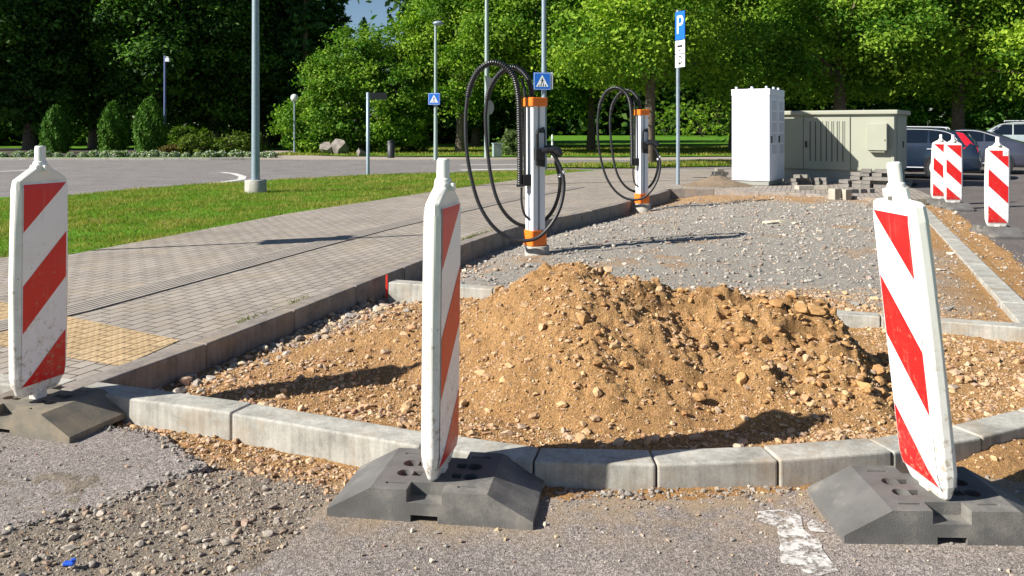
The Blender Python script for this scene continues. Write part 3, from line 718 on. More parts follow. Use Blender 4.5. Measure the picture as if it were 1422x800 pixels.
so = scatter('gravel', x, y, sizes(len(x), 0.005, 0.032, 1.8), STCOL, big=0.012, sand=0.5); tag(so, 'sandy pebbles outside the kerb bend beside the leaning beacon', 'pebbles', kind='stuff')
ex, ey = [], []
for pl in (left_road[2:8], right_road[9:14]):
    for (xa, ya), (xb, yb) in zip(pl[:-1], pl[1:]):
        q = rng.random(int(math.hypot(xb - xa, yb - ya) * 260)); ex.append(xa + (xb - xa) * q + rng.normal(0, 0.022, len(q))); ey.append(ya + (yb - ya) * q + rng.normal(0, 0.022, len(q)))
ex, ey = np.concatenate(ex), np.concatenate(ey)
so = scatter('gravel', ex, ey, sizes(len(ex), 0.004, 0.017, 1.5), GRCOL * 0.8, big=0.009, zfun=lambda a, b: np.where(inpoly(a, b, left_road) | inpoly(a, b, right_road), 0.002, np.maximum(soil_z(a, b), -0.02))); tag(so, 'asphalt crumbs broken off along the cut edges of the road', 'gravel', kind='stuff')
# crumbs on the asphalt
x = np.concatenate([rng.uniform(-2.4, -1.3, 260), rng.uniform(-0.5, 2.4, 520), rng.uniform(0.0, 2.4, 800)]); y = np.concatenate([rng.uniform(2.7, 3.7, 260), rng.uniform(2.3, 3.3, 520), rng.uniform(3.08, 3.5, 800)])
k = (y < fky(x) - 0.01) & (inpoly(x, y, left_road) | inpoly(x, y, right_road)); x, y = x[k], y[k]
so = scatter('gravel', x, y, sizes(len(x), 0.003, 0.013, 2.0), np.concatenate([GRCOL, STCOL]), zfun=lambda a, b: 0.001 + 0 * a); tag(so, 'small crumbs of stone and soil scattered on the asphalt', 'gravel', kind='stuff')
# along the lot's edge
x = rng.uniform(3.6, 8.3, 2600); y = rng.uniform(5.6, 15.0, 2600); k = (x > dkx(y) + 0.02) & (x < dkx(y) + 0.55 + 0.3 * fbm(x * 3, y * 3, 4, 2)); x, y = x[k], y[k]
so = scatter('gravel', x, y, sizes(len(x), 0.006, 0.03, 2.0), STCOL, zfun=lambda a, b: 0.004 + 0 * a, sand=0.4); tag(so, 'sandy crumbs along the outer side of the straight kerb', 'pebbles', kind='stuff')

# pale flat stones lying on the gravel
pp = W(1082, 313, 0.02)
for i, (dx, dy, s_) in enumerate([(-0.10, 0.0, 0.085), (0.06, 0.10, 0.075), (0.20, -0.05, 0.055)]):
    v = PRO2[i + 2] * np.array([s_ * 1.5, s_, s_ * 0.42])
    xx, yy = pp.x + dx, pp.y + dy
    v = v + np.array([xx, yy, float(soil_z(np.array([xx]), np.array([yy]))[0]) + s_ * 0.22])
    o = np_obj('stone', v, IF, MT['stone'], np.repeat(np.array([[0.60, 0.53, 0.40]]), len(v), 0))
    tag(o, ['largest pale flat stone on the grey gravel bed', 'middle one of three pale flat stones on the grey gravel', 'smallest right-hand one of three pale stones on the grey gravel'][i], 'stone', 'pale stones lying on the gravel')

# ------------------------------------------------------------------ grass blades
def blades(name, n, x0, x1, y0, y1, test, z, hmin, hmax, wd_, label, cat):
    x = rng.uniform(x0, x1, n); y = y0 * (y1 / y0) ** rng.random(n)
    k = test(x, y); x, y = x[k], y[k]; n = len(x)
    cl = fbm(x * 1.1, y * 1.1, 90, 4); cl2 = fbm(x * 4, y * 4, 95, 3)
    keep = rng.random(n) < 0.55 + 1.2 * (cl + cl2 * 0.7) + 0.2; x, y, cl, cl2 = x[keep], y[keep], cl[keep], cl2[keep]; n = len(x)
    a = rng.uniform(0, 6.28, n); h = rng.uniform(hmin, hmax, n) * (1 + 0.9 * cl + 0.5 * cl2); w = wd_ * rng.uniform(0.6, 1.3, n) * np.sqrt(y / 10)
    lean = rng.normal(0, 0.6, (n, 2)) * h[:, None]
    zz = np.full(n, z)
    p0 = np.stack([x - np.cos(a) * w, y - np.sin(a) * w, zz], 1); p1 = np.stack([x + np.cos(a) * w, y + np.sin(a) * w, zz], 1)
    p2 = np.stack([x + lean[:, 0], y + lean[:, 1], zz + h], 1)
    V = np.stack([p0, p1, p2], 1).reshape(-1, 3); Fc = np.arange(3 * n).reshape(-1, 3)
    base = np.array([0.155, 0.225, 0.022]); dry = np.array([0.40, 0.34, 0.10]); t = np.clip(0.30 + 2.6 * cl2 + 1.8 * cl + rng.normal(0, 0.25, n), 0, 1)[:, None]
    c = (base * (1 - t * 0.75) + dry * t * 0.75) * rng.uniform(0.7, 1.25, (n, 1)); C = np.repeat(c, 3, 0)
    o = np_obj(name, V, Fc, MT['grass'], C); tag(o, label, cat, kind='stuff'); return o
GP = ragged(grass_poly, 0.3, 0.06, 4)
blades('grass', 330000, -9.5, 2.2, 7.6, 26.5, lambda x, y: inpoly(x, y, GP), 0.06, 0.025, 0.065, 0.0055, 'short sunlit grass on the strip between pavement and road', 'grass')
blades('grass', 26000, 0.8, 14, 29, 36.2, lambda x, y: inpoly(x, y, [(1.0, 29.6), (4, 29.2), (9, 31), (14, 33.5), (14, 36), (9, 34.0), (4.5, 32.9), (1.5, 31.0)]), 0.03, 0.05, 0.14, 0.012, 'rough grass on the island around the tree by the road', 'grass')
blades('grass', 60000, -13, 20, 41, 62, lambda x, y: (y > 42.8 - 0.0 * x), 0.0, 0.05, 0.14, 0.014, 'park grass beyond the far path', 'grass')
# tufts growing in the joint behind the old kerb
ty = rng.uniform(5.6, 12.5, 1400); ty = ty[rng.random(1400) < sstep(fbm(ty * 1.3, ty * 0, 5, 2), 0.0, 0.25)]; tx = pkx(ty) - 0.155 - rng.random(len(ty)) ** 2 * 0.05
a = rng.uniform(0, 6.28, len(ty)); h = rng.uniform(0.01, 0.035, len(ty)); w = 0.004
V = np.stack([np.stack([tx - np.cos(a) * w, ty - np.sin(a) * w, 0 * a + ZK - 0.004], 1), np.stack([tx + np.cos(a) * w, ty + np.sin(a) * w, 0 * a + ZK - 0.004], 1), np.stack([tx + rng.normal(0, 0.015, len(ty)), ty + rng.normal(0, 0.015, len(ty)), h + ZK], 1)], 1).reshape(-1, 3)
o = np_obj('weeds', V, np.arange(len(V)).reshape(-1, 3), MT['grass'], np.repeat(np.array([[0.13, 0.15, 0.03]]), len(V), 0)); tag(o, 'small weeds in the joint behind the old pavement kerb', 'weeds', kind='stuff')

# ------------------------------------------------------------------ beacons
def beacon_body(flat=False):
    mb = MB()
    def ring(z, fw, ew, t):      # fw: half width of the flat face, ew: half width at the edge, t: half thickness
        b = t * 0.42
        pts = [(-fw, -t), (fw, -t), (ew, -b), (ew, b), (fw, t), (-fw, t), (-ew, b), (-ew, -b)]
        return [Vector((p[0], p[1], z)) for p in pts]
    lv = [(0.0, 0.085, 0.105, 0.014), (0.015, 0.105, 0.122, 0.018), (0.06, 0.126, 0.140, 0.027), (0.10, 0.134, 0.147, 0.033), (0.30, 0.135, 0.153, 0.034), (0.55, 0.135, 0.157, 0.034), (0.80, 0.135, 0.153, 0.034),
          (0.985, 0.134, 0.147, 0.033), (1.03, 0.130, 0.141, 0.028), (1.062, 0.075, 0.090, 0.028), (1.085, 0.040, 0.048, 0.026), (1.10, 0.034, 0.040, 0.026)]
    if flat: lv = lv[:-4] + [(1.040, 0.130, 0.140, 0.030), (1.052, 0.112, 0.122, 0.026), (1.056, 0.046, 0.052, 0.025), (1.098, 0.040, 0.046, 0.025)]
    mb.loft([ring(*l) for l in lv])
    return mb
def beacon_panel(sgn, side):
    """retro-reflective sheet: white ground, red stripes. sgn +1 rises to the right, -1 falls to the right; side -1 front, +1 back"""
    mb = MB(); w, z0, z1 = 0.1265, 0.050, 1.015; H = z1 - z0
    y = lambda z: side * (0.0353 if 0.10 <= z <= 0.985 else np.interp(z, [0.0, 0.015, 0.06, 0.10, 0.985, 1.03], [0.016, 0.020, 0.0293, 0.0353, 0.0353, 0.0303]))
    def strip(pts, lift, mi):
        # cut a polygon in horizontal slices so that it follows the curved ends
        zs = sorted(set([z0, 0.075, 0.10, 0.985, z1] + [p[1] for p in pts]))
        for a, b in zip(zs[:-1], zs[1:]):
            seg = []
            def xr(z):
                xs = []
                for i in range(len(pts)):
                    (xa, za), (xb, zb) = pts[i], pts[(i + 1) % len(pts)]
                    if min(za, zb) - 1e-9 <= z <= max(za, zb) + 1e-9 and abs(za - zb) > 1e-9: xs.append(xa + (xb - xa) * (z - za) / (zb - za))
                return (min(xs), max(xs)) if xs else None
            ra, rb = xr(a + 1e-6), xr(b - 1e-6)
            if not ra or not rb: continue
            q = [Vector((ra[0], y(a) + side * lift, a)), Vector((ra[1], y(a) + side * lift, a)), Vector((rb[1], y(b) + side * lift, b)), Vector((rb[0], y(b) + side * lift, b))]
            if side > 0: q = q[::-1]
            mb.add(q, [(0, 1, 2, 3)], mi)
    strip([(-w, z0), (w, z0), (w, z1), (-w, z1)], 0.0012, 0)
    s = sgn * (-side)
    e = 0.004
    for (l0, l1, r0, r1) in ((0.0, 0.235, 0.0, 0.0), (0.50, 0.735, 0.255, 0.49), (1.0, 1.0, 0.765, 1.0)):
        zl0, zl1, zr0, zr1 = [z1 - e - (H - 2 * e) * q for q in (l0, l1, r0, r1)]
        P = [(-w + e, zl1), (w - e, zr1), (w - e, zr0), (-w + e, zl0)]
        if s < 0: P = [(-a, b) for a, b in P]
        P2 = []
        for p in P:
            if not P2 or (abs(P2[-1][0] - p[0]) + abs(P2[-1][1] - p[1])) > 1e-6: P2.append(p)
        strip(P2, 0.0024, 1)
    return mb
def foot_plate_mesh():
    lx, ly, hz = 0.38, 0.19, 0.115
    def obj_from(mb):
        me = bpy.data.meshes.new('foot'); me.from_pydata(mb.v, [], mb.f); me.update(); o = bpy.data.objects.new('foot', me); COL.objects.link(o); return o
    mb = MB()
    prof = [(-lx, 0.0), (lx, 0.0), (lx, 0.028), (0.215, hz), (-0.215, hz), (-lx, 0.028)]
    vs = [Vector((p[0], -ly, p[1])) for p in prof] + [Vector((p[0], ly, p[1])) for p in prof]
    mb.add(vs, [tuple(range(6)), tuple(range(11, 5, -1))] + [(i, i + 6, (i + 1) % 6 + 6, (i + 1) % 6) for i in range(6)])
    base = obj_from(mb); bmm = bmesh.new(); bmm.from_mesh(base.data); bmesh.ops.recalc_face_normals(bmm, faces=bmm.faces[:]); bmm.to_mesh(base.data); bmm.free()
    cutters = []
    def cbox(c, d):
        m = MB(); m.box(c, d); cutters.append(obj_from(m))
    def ccyl(c, r, h):
        m = MB(); m.cyl(Vector(c), Vector(c) + Vector((0, 0, h)), r, r, 20); o = obj_from(m)
        b = bmesh.new(); b.from_mesh(o.data); bmesh.ops.recalc_face_normals(b, faces=b.faces[:]); b.to_mesh(o.data); b.free(); cutters.append(o)
    for s_ in (-1, 1):
        cbox((0.015 * s_, s_ * (ly - 0.02), hz), (0.13, 0.10, 0.09))          # grips in both long sides
        cbox((0.015 * s_, s_ * ly, 0.0), (0.10, 0.10, 0.05))
        for a in (-1, 1):
            ccyl((a * 0.125, s_ * 0.045, 0.045), 0.030, 0.2)
            cbox((a * 0.075, s_ * 0.045, hz), (0.038, 0.042, 0.09))
            cbox((a * 0.135, s_ * 0.137, hz), (0.075, 0.016, 0.012))
    for c in cutters:
        m = base.modifiers.new('b', 'BOOLEAN'); m.operation = 'DIFFERENCE'; m.object = c; m.solver = 'EXACT'
    bv = base.modifiers.new('bev', 'BEVEL'); bv.width = 0.006; bv.segments = 2; bv.limit_method = 'ANGLE'; bv.angle_limit = math.radians(30)
    dg = bpy.context.evaluated_depsgraph_get(); me = bpy.data.meshes.new_from_object(base.evaluated_get(dg))
    for c in cutters + [base]:
        d = c.data; bpy.data.objects.remove(c); bpy.data.meshes.remove(d)
    me.name = 'foot_plate'; me.materials.clear(); me.materials.append(MT['rubber']); return me
FOOT = foot_plate_mesh()
def make_beacon(label, sgn, flat=False):
    t = thing('traffic_beacon', (0, 0, 0), label, 'traffic beacon', 0, 'red and white warning beacons round the roadworks')
    fp = bpy.data.objects.new('foot_plate', FOOT); COL.objects.link(fp); fp.parent = t
    bd = beacon_body(flat).build('board', MT['white_plastic'], t, 0.006, 2); bd.location = (0, 0, 0.112)
    for side in (-1, 1):
        beacon_panel(sgn, side).build('reflective_panel', [MT['sheet_white'], MT['sheet_red']], bd)
    hb = MB(); hb.tube([(0, 0, 1.09), (0, 0, 1.115), (0, 0, 1.118), (0, 0, 1.188), (0, 0, 1.192)], [0.034, 0.031, 0.025, 0.0245, 0.019], 18)
    hb.box((0, -0.032, 1.085), (0.03, 0.03, 0.03))
    hb.build('handle', MT['white_plastic'], bd, 0.003, 2)
    tb = MB(); tb.box((0, 0, -0.03), (0.06, 0.05, 0.10)); tb.build('socket_pin', MT['white_plastic'], bd, 0.004)
    return t
def place_beacon(p, foot_rz, board_rz, sgn, label, lean=0.0, fwd=0.0, dz=0.0, flat=False):
    t = make_beacon(label, sgn, flat); t.location = p; t.rotation_euler = (0, 0, foot_rz)
    bd = [c for c in t.children if c.name.startswith('board')][0]
    bd.rotation_mode = 'QUATERNION'
    bd.rotation_quaternion = (Matrix.Rotation(-foot_rz, 3, 'Z') @ Matrix.Rotation(lean, 3, 'Y') @ Matrix.Rotation(fwd, 3, 'X') @ Matrix.Rotation(board_rz, 3, 'Z')).to_quaternion()
    bd.location = Vector((0, 0, 0.112 + dz)); return t
rad = math.radians
place_beacon((-0.275, 3.165, 0.0), rad(-8.2), rad(78), +1, 'beacon nearest the kerb bend, seen almost edge on, on a grey plate before the heap', lean=rad(0.6))
bl = place_beacon((-2.30, 4.02, 0.0), rad(-17), rad(72), +1, 'shaded beacon by the yellow tactile paving on a dusty brown plate', lean=rad(0.5), dz=0.03)
for c in bl.children:
    if c.name.startswith('foot_plate'):
        c.data = c.data.copy(); c.data.materials.clear(); c.data.materials.append(MT['rubber_dusty'])
place_beacon((1.52, 3.01, 0.0), rad(-1.5), rad(-87), -1, 'dirty white beacon leaning to the side on the plate by the soil heap', lean=rad(-6.4), flat=True)
b4 = place_beacon((6.44, 11.0, 0.0), rad(84), rad(-8), -1, 'beacon with a white sticker on its corner by the straight kerb', lean=rad(0.5))
place_beacon((7.75, 14.55, 0.0), rad(84), rad(-8), -1, 'front one of the two overlapping beacons near the blue grey estate car')
place_beacon((7.92, 15.35, 0.0), rad(80), rad(-12), -1, 'rear one of the two overlapping beacons, half hidden behind the other', lean=rad(1.5))
bd4 = [c for c in b4.children if c.name.startswith('board')][0]
st = MB(); st.box((0.085, -0.0387, 0.975), (0.066, 0.001, 0.066), 0, 0); st.box((0.092, -0.0397, 0.985), (0.03, 0.001, 0.006), 0, 1); st.box((0.085, -0.0397, 0.972), (0.038, 0.001, 0.004), 0, 1); st.box((0.085, -0.0397, 0.962), (0.03, 0.001, 0.004), 0, 1)
st.build('sticker', [MT['white_sign'], MT['pole_plate']], bd4)

# ------------------------------------------------------------------ chargers
def make_charger(label):
    s = 0.00833
    t = thing('charging_post', (0, 0, 0), label, 'charging post', 0, 'electric car charging posts beside the pavement kerb')
    P = lambda px, py, y=0.0: Vector(((px - 743) * s, y, (352 - py) * s))
    rz = rad(30); Rz = Matrix.Rotation(rz, 3, 'Z')
    fb = MB(); fb.tube([(0.02, 0, -0.25), (0.02, 0, 0.075), (0.02, 0, 0.082)], [0.145, 0.14, 0.13], 28); fb.build('footing', MT['kerb'], t)
    # extruded post with grooves
    def prof(w, d, gr):
        pts = []; n = 3
        def side(a, b, k, depth, gw):
            a = Vector(a); b = Vector(b); e = (b - a); L = e.length; e.normalize(); nn = Vector((-e.y, e.x))
            out = [a + e * 0.012]
            for i in range(k):
                c = L * (i + 1) / (k + 1)
                out += [a + e * (c - gw / 2), a + e * (c - gw / 2) + nn * depth, a + e * (c + gw / 2) + nn * depth, a + e * (c + gw / 2)]
            out.append(b - e * 0.012); return out
        c = [(-w, -d), (w, -d), (w, d), (-w, d)]
        for i in range(4): pts += side(c[i], c[(i + 1) % 4], 1, 0.012, 0.034)
        return pts
    pb = MB(); pr = [Rz @ Vector((p.x, p.y, 0)) for p in prof(0.088, 0.082, 0)]
    pb.prism([(p.x, p.y) for p in pr], 0.06, 1.70); pb.build('post', MT['alu'], t, 0.002, 1)
    gv = MB()
    for k in range(4):
        hd = 0.082 if k % 2 == 0 else 0.088
        m_ = Matrix.Rotation(rz + k * math.pi / 2, 3, 'Z'); gv.box(m_ @ Vector((0, -hd + 0.0108, 0.88)), (0.030, 0.0012, 1.6), 0, 0, m_)
    gv.build('groove_liner', MT['alu_dark'], t)
    ob = MB()
    def rring(w, d, z, r=0.03):
        out = []
        for cx, cy, a0 in ((w - r, -d + r, -90), (w - r, d - r, 0), (-w + r, d - r, 90), (-w + r, -d + r, 180)):
            for q in range(5): an = rad(a0 + q * 22.5); out.append(Rz @ Vector((cx + r * math.cos(an), cy + r * math.sin(an), 0)) + Vector((0, 0, z)))
        return out
    ob.loft([rring(0.103, 0.097, 0.085), rring(0.106, 0.100, 0.09), rring(0.106, 0.100, 0.255), rring(0.102, 0.096, 0.26)]); ob.build('base_collar', MT['orange'], t)
    ob = MB(); ob.loft([rring(0.108, 0.102, 1.675), rring(0.112, 0.106, 1.68), rring(0.112, 0.106, 1.765), rring(0.106, 0.10, 1.775)]); ob.build('top_cap', MT['orange'], t)
    # dark front panel with display on the face that looks right-front
    M2 = Matrix.Rotation(rz, 3, 'Z')
    def F2(u, off, z): return M2 @ Vector((0.088 + off, u, z))
    M1 = Matrix.Rotation(rz, 3, 'Z')
    fr = lambda u, off, z: M1 @ Vector((u, -0.082 - off, z))
    pn = MB()
    pts = [(-0.045, 1.00), (0.072, 0.98), (0.080, 1.38), (0.062, 1.44), (-0.025, 1.41), (-0.045, 1.36)]
    a = [fr(u, 0.001, z) for u, z in pts]; b = [fr(u * 0.93 + 0.002, 0.022, z) for u, z in pts]
    n = len(pts); pn.add(a + b, [tuple(range(n, 2 * n))] + [(i, (i + 1) % n, n + (i + 1) % n, n + i) for i in range(n)])
    po = pn.build('control_panel', MT['black'], t, 0.003, 1)
    sc = MB(); sc.box(fr(0.018, 0.0235, 1.25), (0.068, 0.003, 0.24), 0, 0, M1); sc.build('screen', MT['vent'], po)
    for q in range(3):
        bt = MB(); bt.box(fr(0.01 + q * 0.016, 0.0255, 1.135), (0.010, 0.003, 0.012), 0, 0, M1); bt.build('button', MT['white_sign' if q < 2 else 'blue_sign'], po)
    # holster with two plugs
    hs = MB(); hs.box(P(748, 216, -0.10), (0.11, 0.10, 0.13), 0.3); ho = hs.build('plug_holster', MT['black'], t, 0.008, 2)
    for yy, dz in ((-0.135, 0.0), (-0.02, 0.02)):
        pg = MB()
        c = [P(751, 213, yy) + Vector((0, 0, dz)), P(760, 211, yy) + Vector((0, 0, dz)), P(768, 211, yy) + Vector((0, 0, dz)), P(775, 215, yy) + Vector((0, 0, dz)), P(779, 217, yy) + Vector((0, 0, dz))]
        pg.tube(crom(c, 4), [0.036] * 5 + [0.033] * 5 + [0.038] * 5 + [0.022] * 2, 12)
        pg.tube(crom([P(764, 214, yy) + Vector((0, 0, dz)), P(769, 219, yy) + Vector((0, 0, dz)), P(772, 226, yy) + Vector((0, 0, dz))], 4), 0.022, 10)
        pg.build('plug', MT['black'], t)
    def tubep(name, pts, r, mat, n=10, res=8):
        m = MB(); m.tube(crom(pts, res), r, n); return m.build(name, mat, t)
    def hose(pts, r, pitch=0.019):
        c = crom(pts, 24); s_ = [0]
        for i in range(1, len(c)): s_.append(s_[-1] + (c[i] - c[i - 1]).length)
        nr = int(s_[-1] / pitch) * 4; q = np.linspace(0, s_[-1], nr + 1)
        arr = np.array([list(v) for v in c]); P_ = np.stack([np.interp(q, s_, arr[:, k]) for k in range(3)], 1)
        rr = [r * (1.0 if i % 4 in (0, 1) else 0.78) for i in range(nr + 1)]
        m = MB(); m.tube(P_, rr, 12); return m.build('corrugated_hose', MT['black'], t)
    A, B = -0.09, 0.13
    hose([P(722, 258, A), P(722, 215, A), P(721, 170, A), P(720, 140, A), P(714, 112, A), P(700, 96, A), P(682, 92, A), P(665, 103, A - .02), P(655, 122, A - .03), P(651, 138, A - .03)], 0.038, 0.026)
    hose([P(738, 140, 0.02), P(737, 124, 0.03), P(730, 108, 0.06), P(717, 97, B), P(703, 98, B), P(690, 109, B), P(680, 126, B), P(676, 142, B)], 0.034, 0.024)
    tubep('support_tube', [P(729, 256, 0.02), P(729, 200, 0.02), P(729, 140, 0.02), P(725, 112, 0.05)], 0.019, MT['black'])
    tubep('charging_cable', [P(651, 134, A - .03), P(648, 165, A - .03), P(649, 205, A - .05), P(655, 245, A - .06), P(667, 285, A - .08), P(687, 315, A - .10), P(713, 331, -.20), P(741, 330, -.23), P(761, 314, -.22), P(775, 290, -.20), P(781, 263, -.17), P(779, 241, -.15), P(771, 222, -.135)], 0.0215, MT['cable'])
    tubep('charging_cable', [P(676, 139, B), P(674, 165, B), P(676, 205, B), P(682, 250, B - .01), P(692, 284, B - .03), P(708, 307, B), P(728, 318, B + .04), P(750, 314, B + .04), P(766, 299, B), P(775, 276, .06), P(777, 252, 0.0), P(771, 226, -.03)], 0.0215, MT['cable'])
    tubep('supply_cable', [P(724, 262, A), P(724, 280, A), P(727, 296, A), P(733, 304, A + .01), P(740, 308, -.06)], 0.014, MT['cable'])
    bk = MB(); bk.box(P(731, 252, -0.06), (0.11, 0.10, 0.13), 0.3); bk.box(P(722, 259, A), (0.085, 0.085, 0.03), 0.0); bk.build('hose_bracket', MT['black'], t, 0.008, 2)
    for pp_, w in ((P(780, 241, -.15), 0.021), (P(777, 246, -.02), 0.021)):
        tg = MB(); tg.tube([pp_ + Vector((0.001, 0, 0.02)), pp_ + Vector((0.003, 0, -0.015))], w, 12); tg.build('cable_tag', MT['white_sign'], t)
    return t
ch = make_charger('nearer white charging post with orange bands and black cable loops')
ch.location = (0.267, 9.50, -0.005)
ch2 = copy_tree(ch); ch2.location = (2.345, 14.95, -0.02); ch2.rotation_euler = (0, 0, rad(-8))
ch2['label'] = 'farther white charging post standing close against the end of the pavement kerb'

# ------------------------------------------------------------------ cabinets
UX = Vector((-0.84, 0.545, 0)).normalized(); VX = Vector((UX.y, -UX.x, 0)); VX = Vector((0.545, 0.84, 0)).normalized()
A_CAB = math.atan2(-UX.y, -UX.x)       # local +x runs to the right along the front
cw = thing('power_cabinet', (5.90, 18.97, ZK), 'tall white power cabinet on an upright stand beside the wide grey green one', 'power cabinet', A_CAB)
# local frame: front right lower corner at origin, x to the left is negative, y goes back
b = MB(); b.box((-0.44, 0.62, 1.09), (0.88, 1.24, 1.98)); b.build('body', MT['cab_white'], cw, 0.008, 2)
b = MB(); b.box((-0.44, 0.62, 0.05), (0.83, 1.19, 0.10)); b.build('plinth', MT['cab_base'], cw, 0.005)
b = MB(); b.box((-0.44, 0.62, 2.155), (0.90, 1.26, 0.15)); b.build('roof_cap', MT['cab_white'], cw, 0.008, 2)
for x_, y_ in ((-0.8, 0.1), (-0.1, 0.1), (-0.1, 1.1), (-0.8, 1.1), (-0.45, 0.15), (-0.08, 0.62)):
    b = MB(); b.tube([(x_, y_, 2.23), (x_, y_, 2.29)], 0.03, 10); b.build('lifting_bolt', MT['cab_white'], cw)
b = MB()
for x_ in (-0.70,): b.box((x_, -0.004, 1.09), (0.004, 0.006, 1.9), 0, 0)
b.box((-0.44, -0.004, 2.065), (0.88, 0.006, 0.012)); b.build('seam', MT['vent'], cw)
for k, y0 in enumerate((0.03, 0.64)):
    d = MB(); d.box((0.008, y0 + 0.285, 1.08), (0.018, 0.57, 1.90)); do = d.build('door', MT['cab_white'], cw, 0.004)
    for j in range(5):
        v = MB()
        v.box((0.0185, y0 + 0.30, 1.85 - j * 0.255), (0.004, 0.36, 0.20))
        for q in range(7): v.box((0.0215, y0 + 0.30, 1.775 + q * 0.025 - j * 0.255), (0.006, 0.36, 0.009), 0, 1)
        v.build('vent_grille', [MT['vent'], MT['cab_white']], do)
    h = MB(); h.box((0.03, y0 + (0.06 if k == 1 else 0.045), 1.06), (0.03, 0.035, 0.16)); h.build('handle', MT['black'], do, 0.006)

cg = thing('transformer_cabinet', (8.97, 19.43, ZK - 0.02), 'wide grey green transformer cabinet with slotted double door and overhanging lid', 'transformer cabinet', A_CAB)
b = MB(); b.box((-1.55, 1.05, 1.03), (3.1, 2.1, 1.42)); b.build('body', MT['cab_grey'], cg, 0.01, 2)
b = MB(); b.box((-1.55, 1.05, 0.16), (3.02, 2.02, 0.40)); b.build('plinth', MT['cab_base'], cg, 0.01)
b = MB(); b.box((-1.55, 1.05, 1.79), (3.28, 2.28, 0.11)); cg.scale = (0.96, 0.96, 0.96); lid = b.build('lid', MT['cab_grey'], cg, 0.025, 3)
dr = MB(); dr.box((-1.58, -0.010, 1.01), (1.12, 0.03, 1.33)); dro = dr.build('door', MT['cab_grey'], cg, 0.006)
MT['slot'] = mat_simple('slot_dark', (0.10, 0.105, 0.085), 0.9)
for q in range(7):
    sl_ = MB(); sl_.box((-1.98 + q * 0.133, -0.0265, 1.06), (0.034, 0.004, 1.02)); sl_.box((-1.953 + q * 0.133, -0.034, 1.06), (0.022, 0.016, 1.04), 0, 1); sl_.build('slot', [MT['slot'], MT['cab_grey']], dro)
h = MB(); h.box((-2.08, -0.045, 0.98), (0.045, 0.04, 0.17)); h.build('handle', MT['black'], dro, 0.008)
sm_ = MB()
for x_ in (-2.155, -1.005): sm_.box((x_, -0.002, 1.03), (0.010, 0.006, 1.40))
sm_.box((-1.55, -0.002, 0.345), (3.08, 0.006, 0.010)); sm_.build('seam', MT['slot'], cg)
mb_ = MB(); mb_.box((-0.37, -0.10, 1.18), (0.46, 0.20, 0.66)); mo = mb_.build('meter_box', MT['cab_grey'], cg, 0.012, 2)
lk = MB(); lk.box((-0.18, -0.203, 1.10), (0.025, 0.012, 0.025)); lk.build('lock', MT['black'], mo)
for zz in (0.93, 1.45):
    lk = MB(); lk.box((-0.60, -0.09, zz), (0.02, 0.05, 0.07)); lk.build('hinge', MT['cab_grey'], mo)
sd = MB(); sd.box((0.008, 1.05, 1.03), (0.02, 1.3, 1.30)); sdo = sd.build('side_door', MT['cab_grey'], cg, 0.005)
h = MB(); h.box((0.03, 1.25, 0.98), (0.03, 0.045, 0.17)); h.build('handle', MT['black'], sdo, 0.008)
ug = MB()
tr_ = MB(); tr_.prism([(-0.55, -0.02), (-0.19, -0.02), (-0.19, -0.16), (-0.55, -0.16)], 0.80, 0.85); tr_.build('meter_box_foot', MT['cab_grey'], cg, 0.01)

# loose pavers and kerb offcuts
def paver(p, rz, mat, label, group, d=(0.2, 0.1, 0.08), tilt=0.0):
    b = MB(); b.box((0, 0, d[2] / 2), d); o = b.build('paving_block', MT[mat], None, 0.005, 2); o.location = p; o.rotation_euler = (tilt, 0, rz)
    return tag(o, label, 'paving block', group)
proto = None
org = Vector((7.50, 18.62, ZK - 0.006))
e1 = -UX; e2 = VX
nst = 0
for row in range(3):
    for col in range(5):
        for lay in range((5, 5, 4)[row] if col > 1 else (2, 4)[col]):
            if R.random() < 0.06: continue
            p = org + e1 * (col * 0.215 + R.uniform(-.05, .05)) + e2 * (row * 0.135 + R.uniform(-.015, .015)) + Vector((0, 0, lay * 0.085))
            a_ = A_CAB + R.uniform(-0.12, 0.12) * (3 if R.random() < 0.25 else 1)
            if proto is None: proto = paver(p, a_, 'paver_grey', 'grey paving block in the stack before the grey green cabinet', 'grey blocks stacked before the cabinet')
            else:
                c = proto.copy(); COL.objects.link(c); c.location = p; c.rotation_euler = (R.uniform(-.03, .03), R.uniform(-.03, .03), a_)
            nst += 1
pr2 = None
for i, (px, py, lay) in enumerate([(1102, 257, 0), (1112, 256, 0), (1122, 256, 0), (1133, 256, 0), (1143, 256, 0), (1100, 257, 1), (1109, 256, 1), (1120, 256, 1), (1132, 256, 1), (1142, 256, 1), (1106, 257, 2), (1116, 257, 2)]):
    p = W(px, py, ZK) ; p.z = ZK - 0.006 + lay * 0.085
    if pr2 is None: pr2 = paver(p, A_CAB, 'paver_grey', 'paving block in the low row shaded by the white cabinet', 'blocks in the shade of the white cabinet', (0.19, 0.1, 0.08))
    else:
        c = pr2.copy(); COL.objects.link(c); c.location = p; c.rotation_euler = (0, 0, A_CAB + R.uniform(-.1, .1))
for i, (px, py, lab) in enumerate([(1159, 280, 'left one of two pale blocks standing on end before the far kerb'), (1174, 280, 'right one of two pale blocks standing on end before the far kerb')]):
    p = W(px, py, 0.0); p.z = float(soil_z(np.array([p.x]), np.array([p.y]))[0]) - 0.01
    paver(p, 0.5, 'paver_light', lab, 'two pale blocks standing on end', (0.17, 0.16, 0.215))
for i, (px, py, w, lab) in enumerate([(1119, 263, 0.42, 'longer pale concrete offcut lying on the slab edge'), (1138, 263, 0.28, 'shorter pale concrete offcut lying on the slab edge')]):
    p = W(px, py, ZK); p.z = ZK - 0.004; o = paver(p, 0.15 - 0.3 * i, 'paver_light', lab, 'concrete offcuts by the far kerb', (w, 0.2, 0.09))
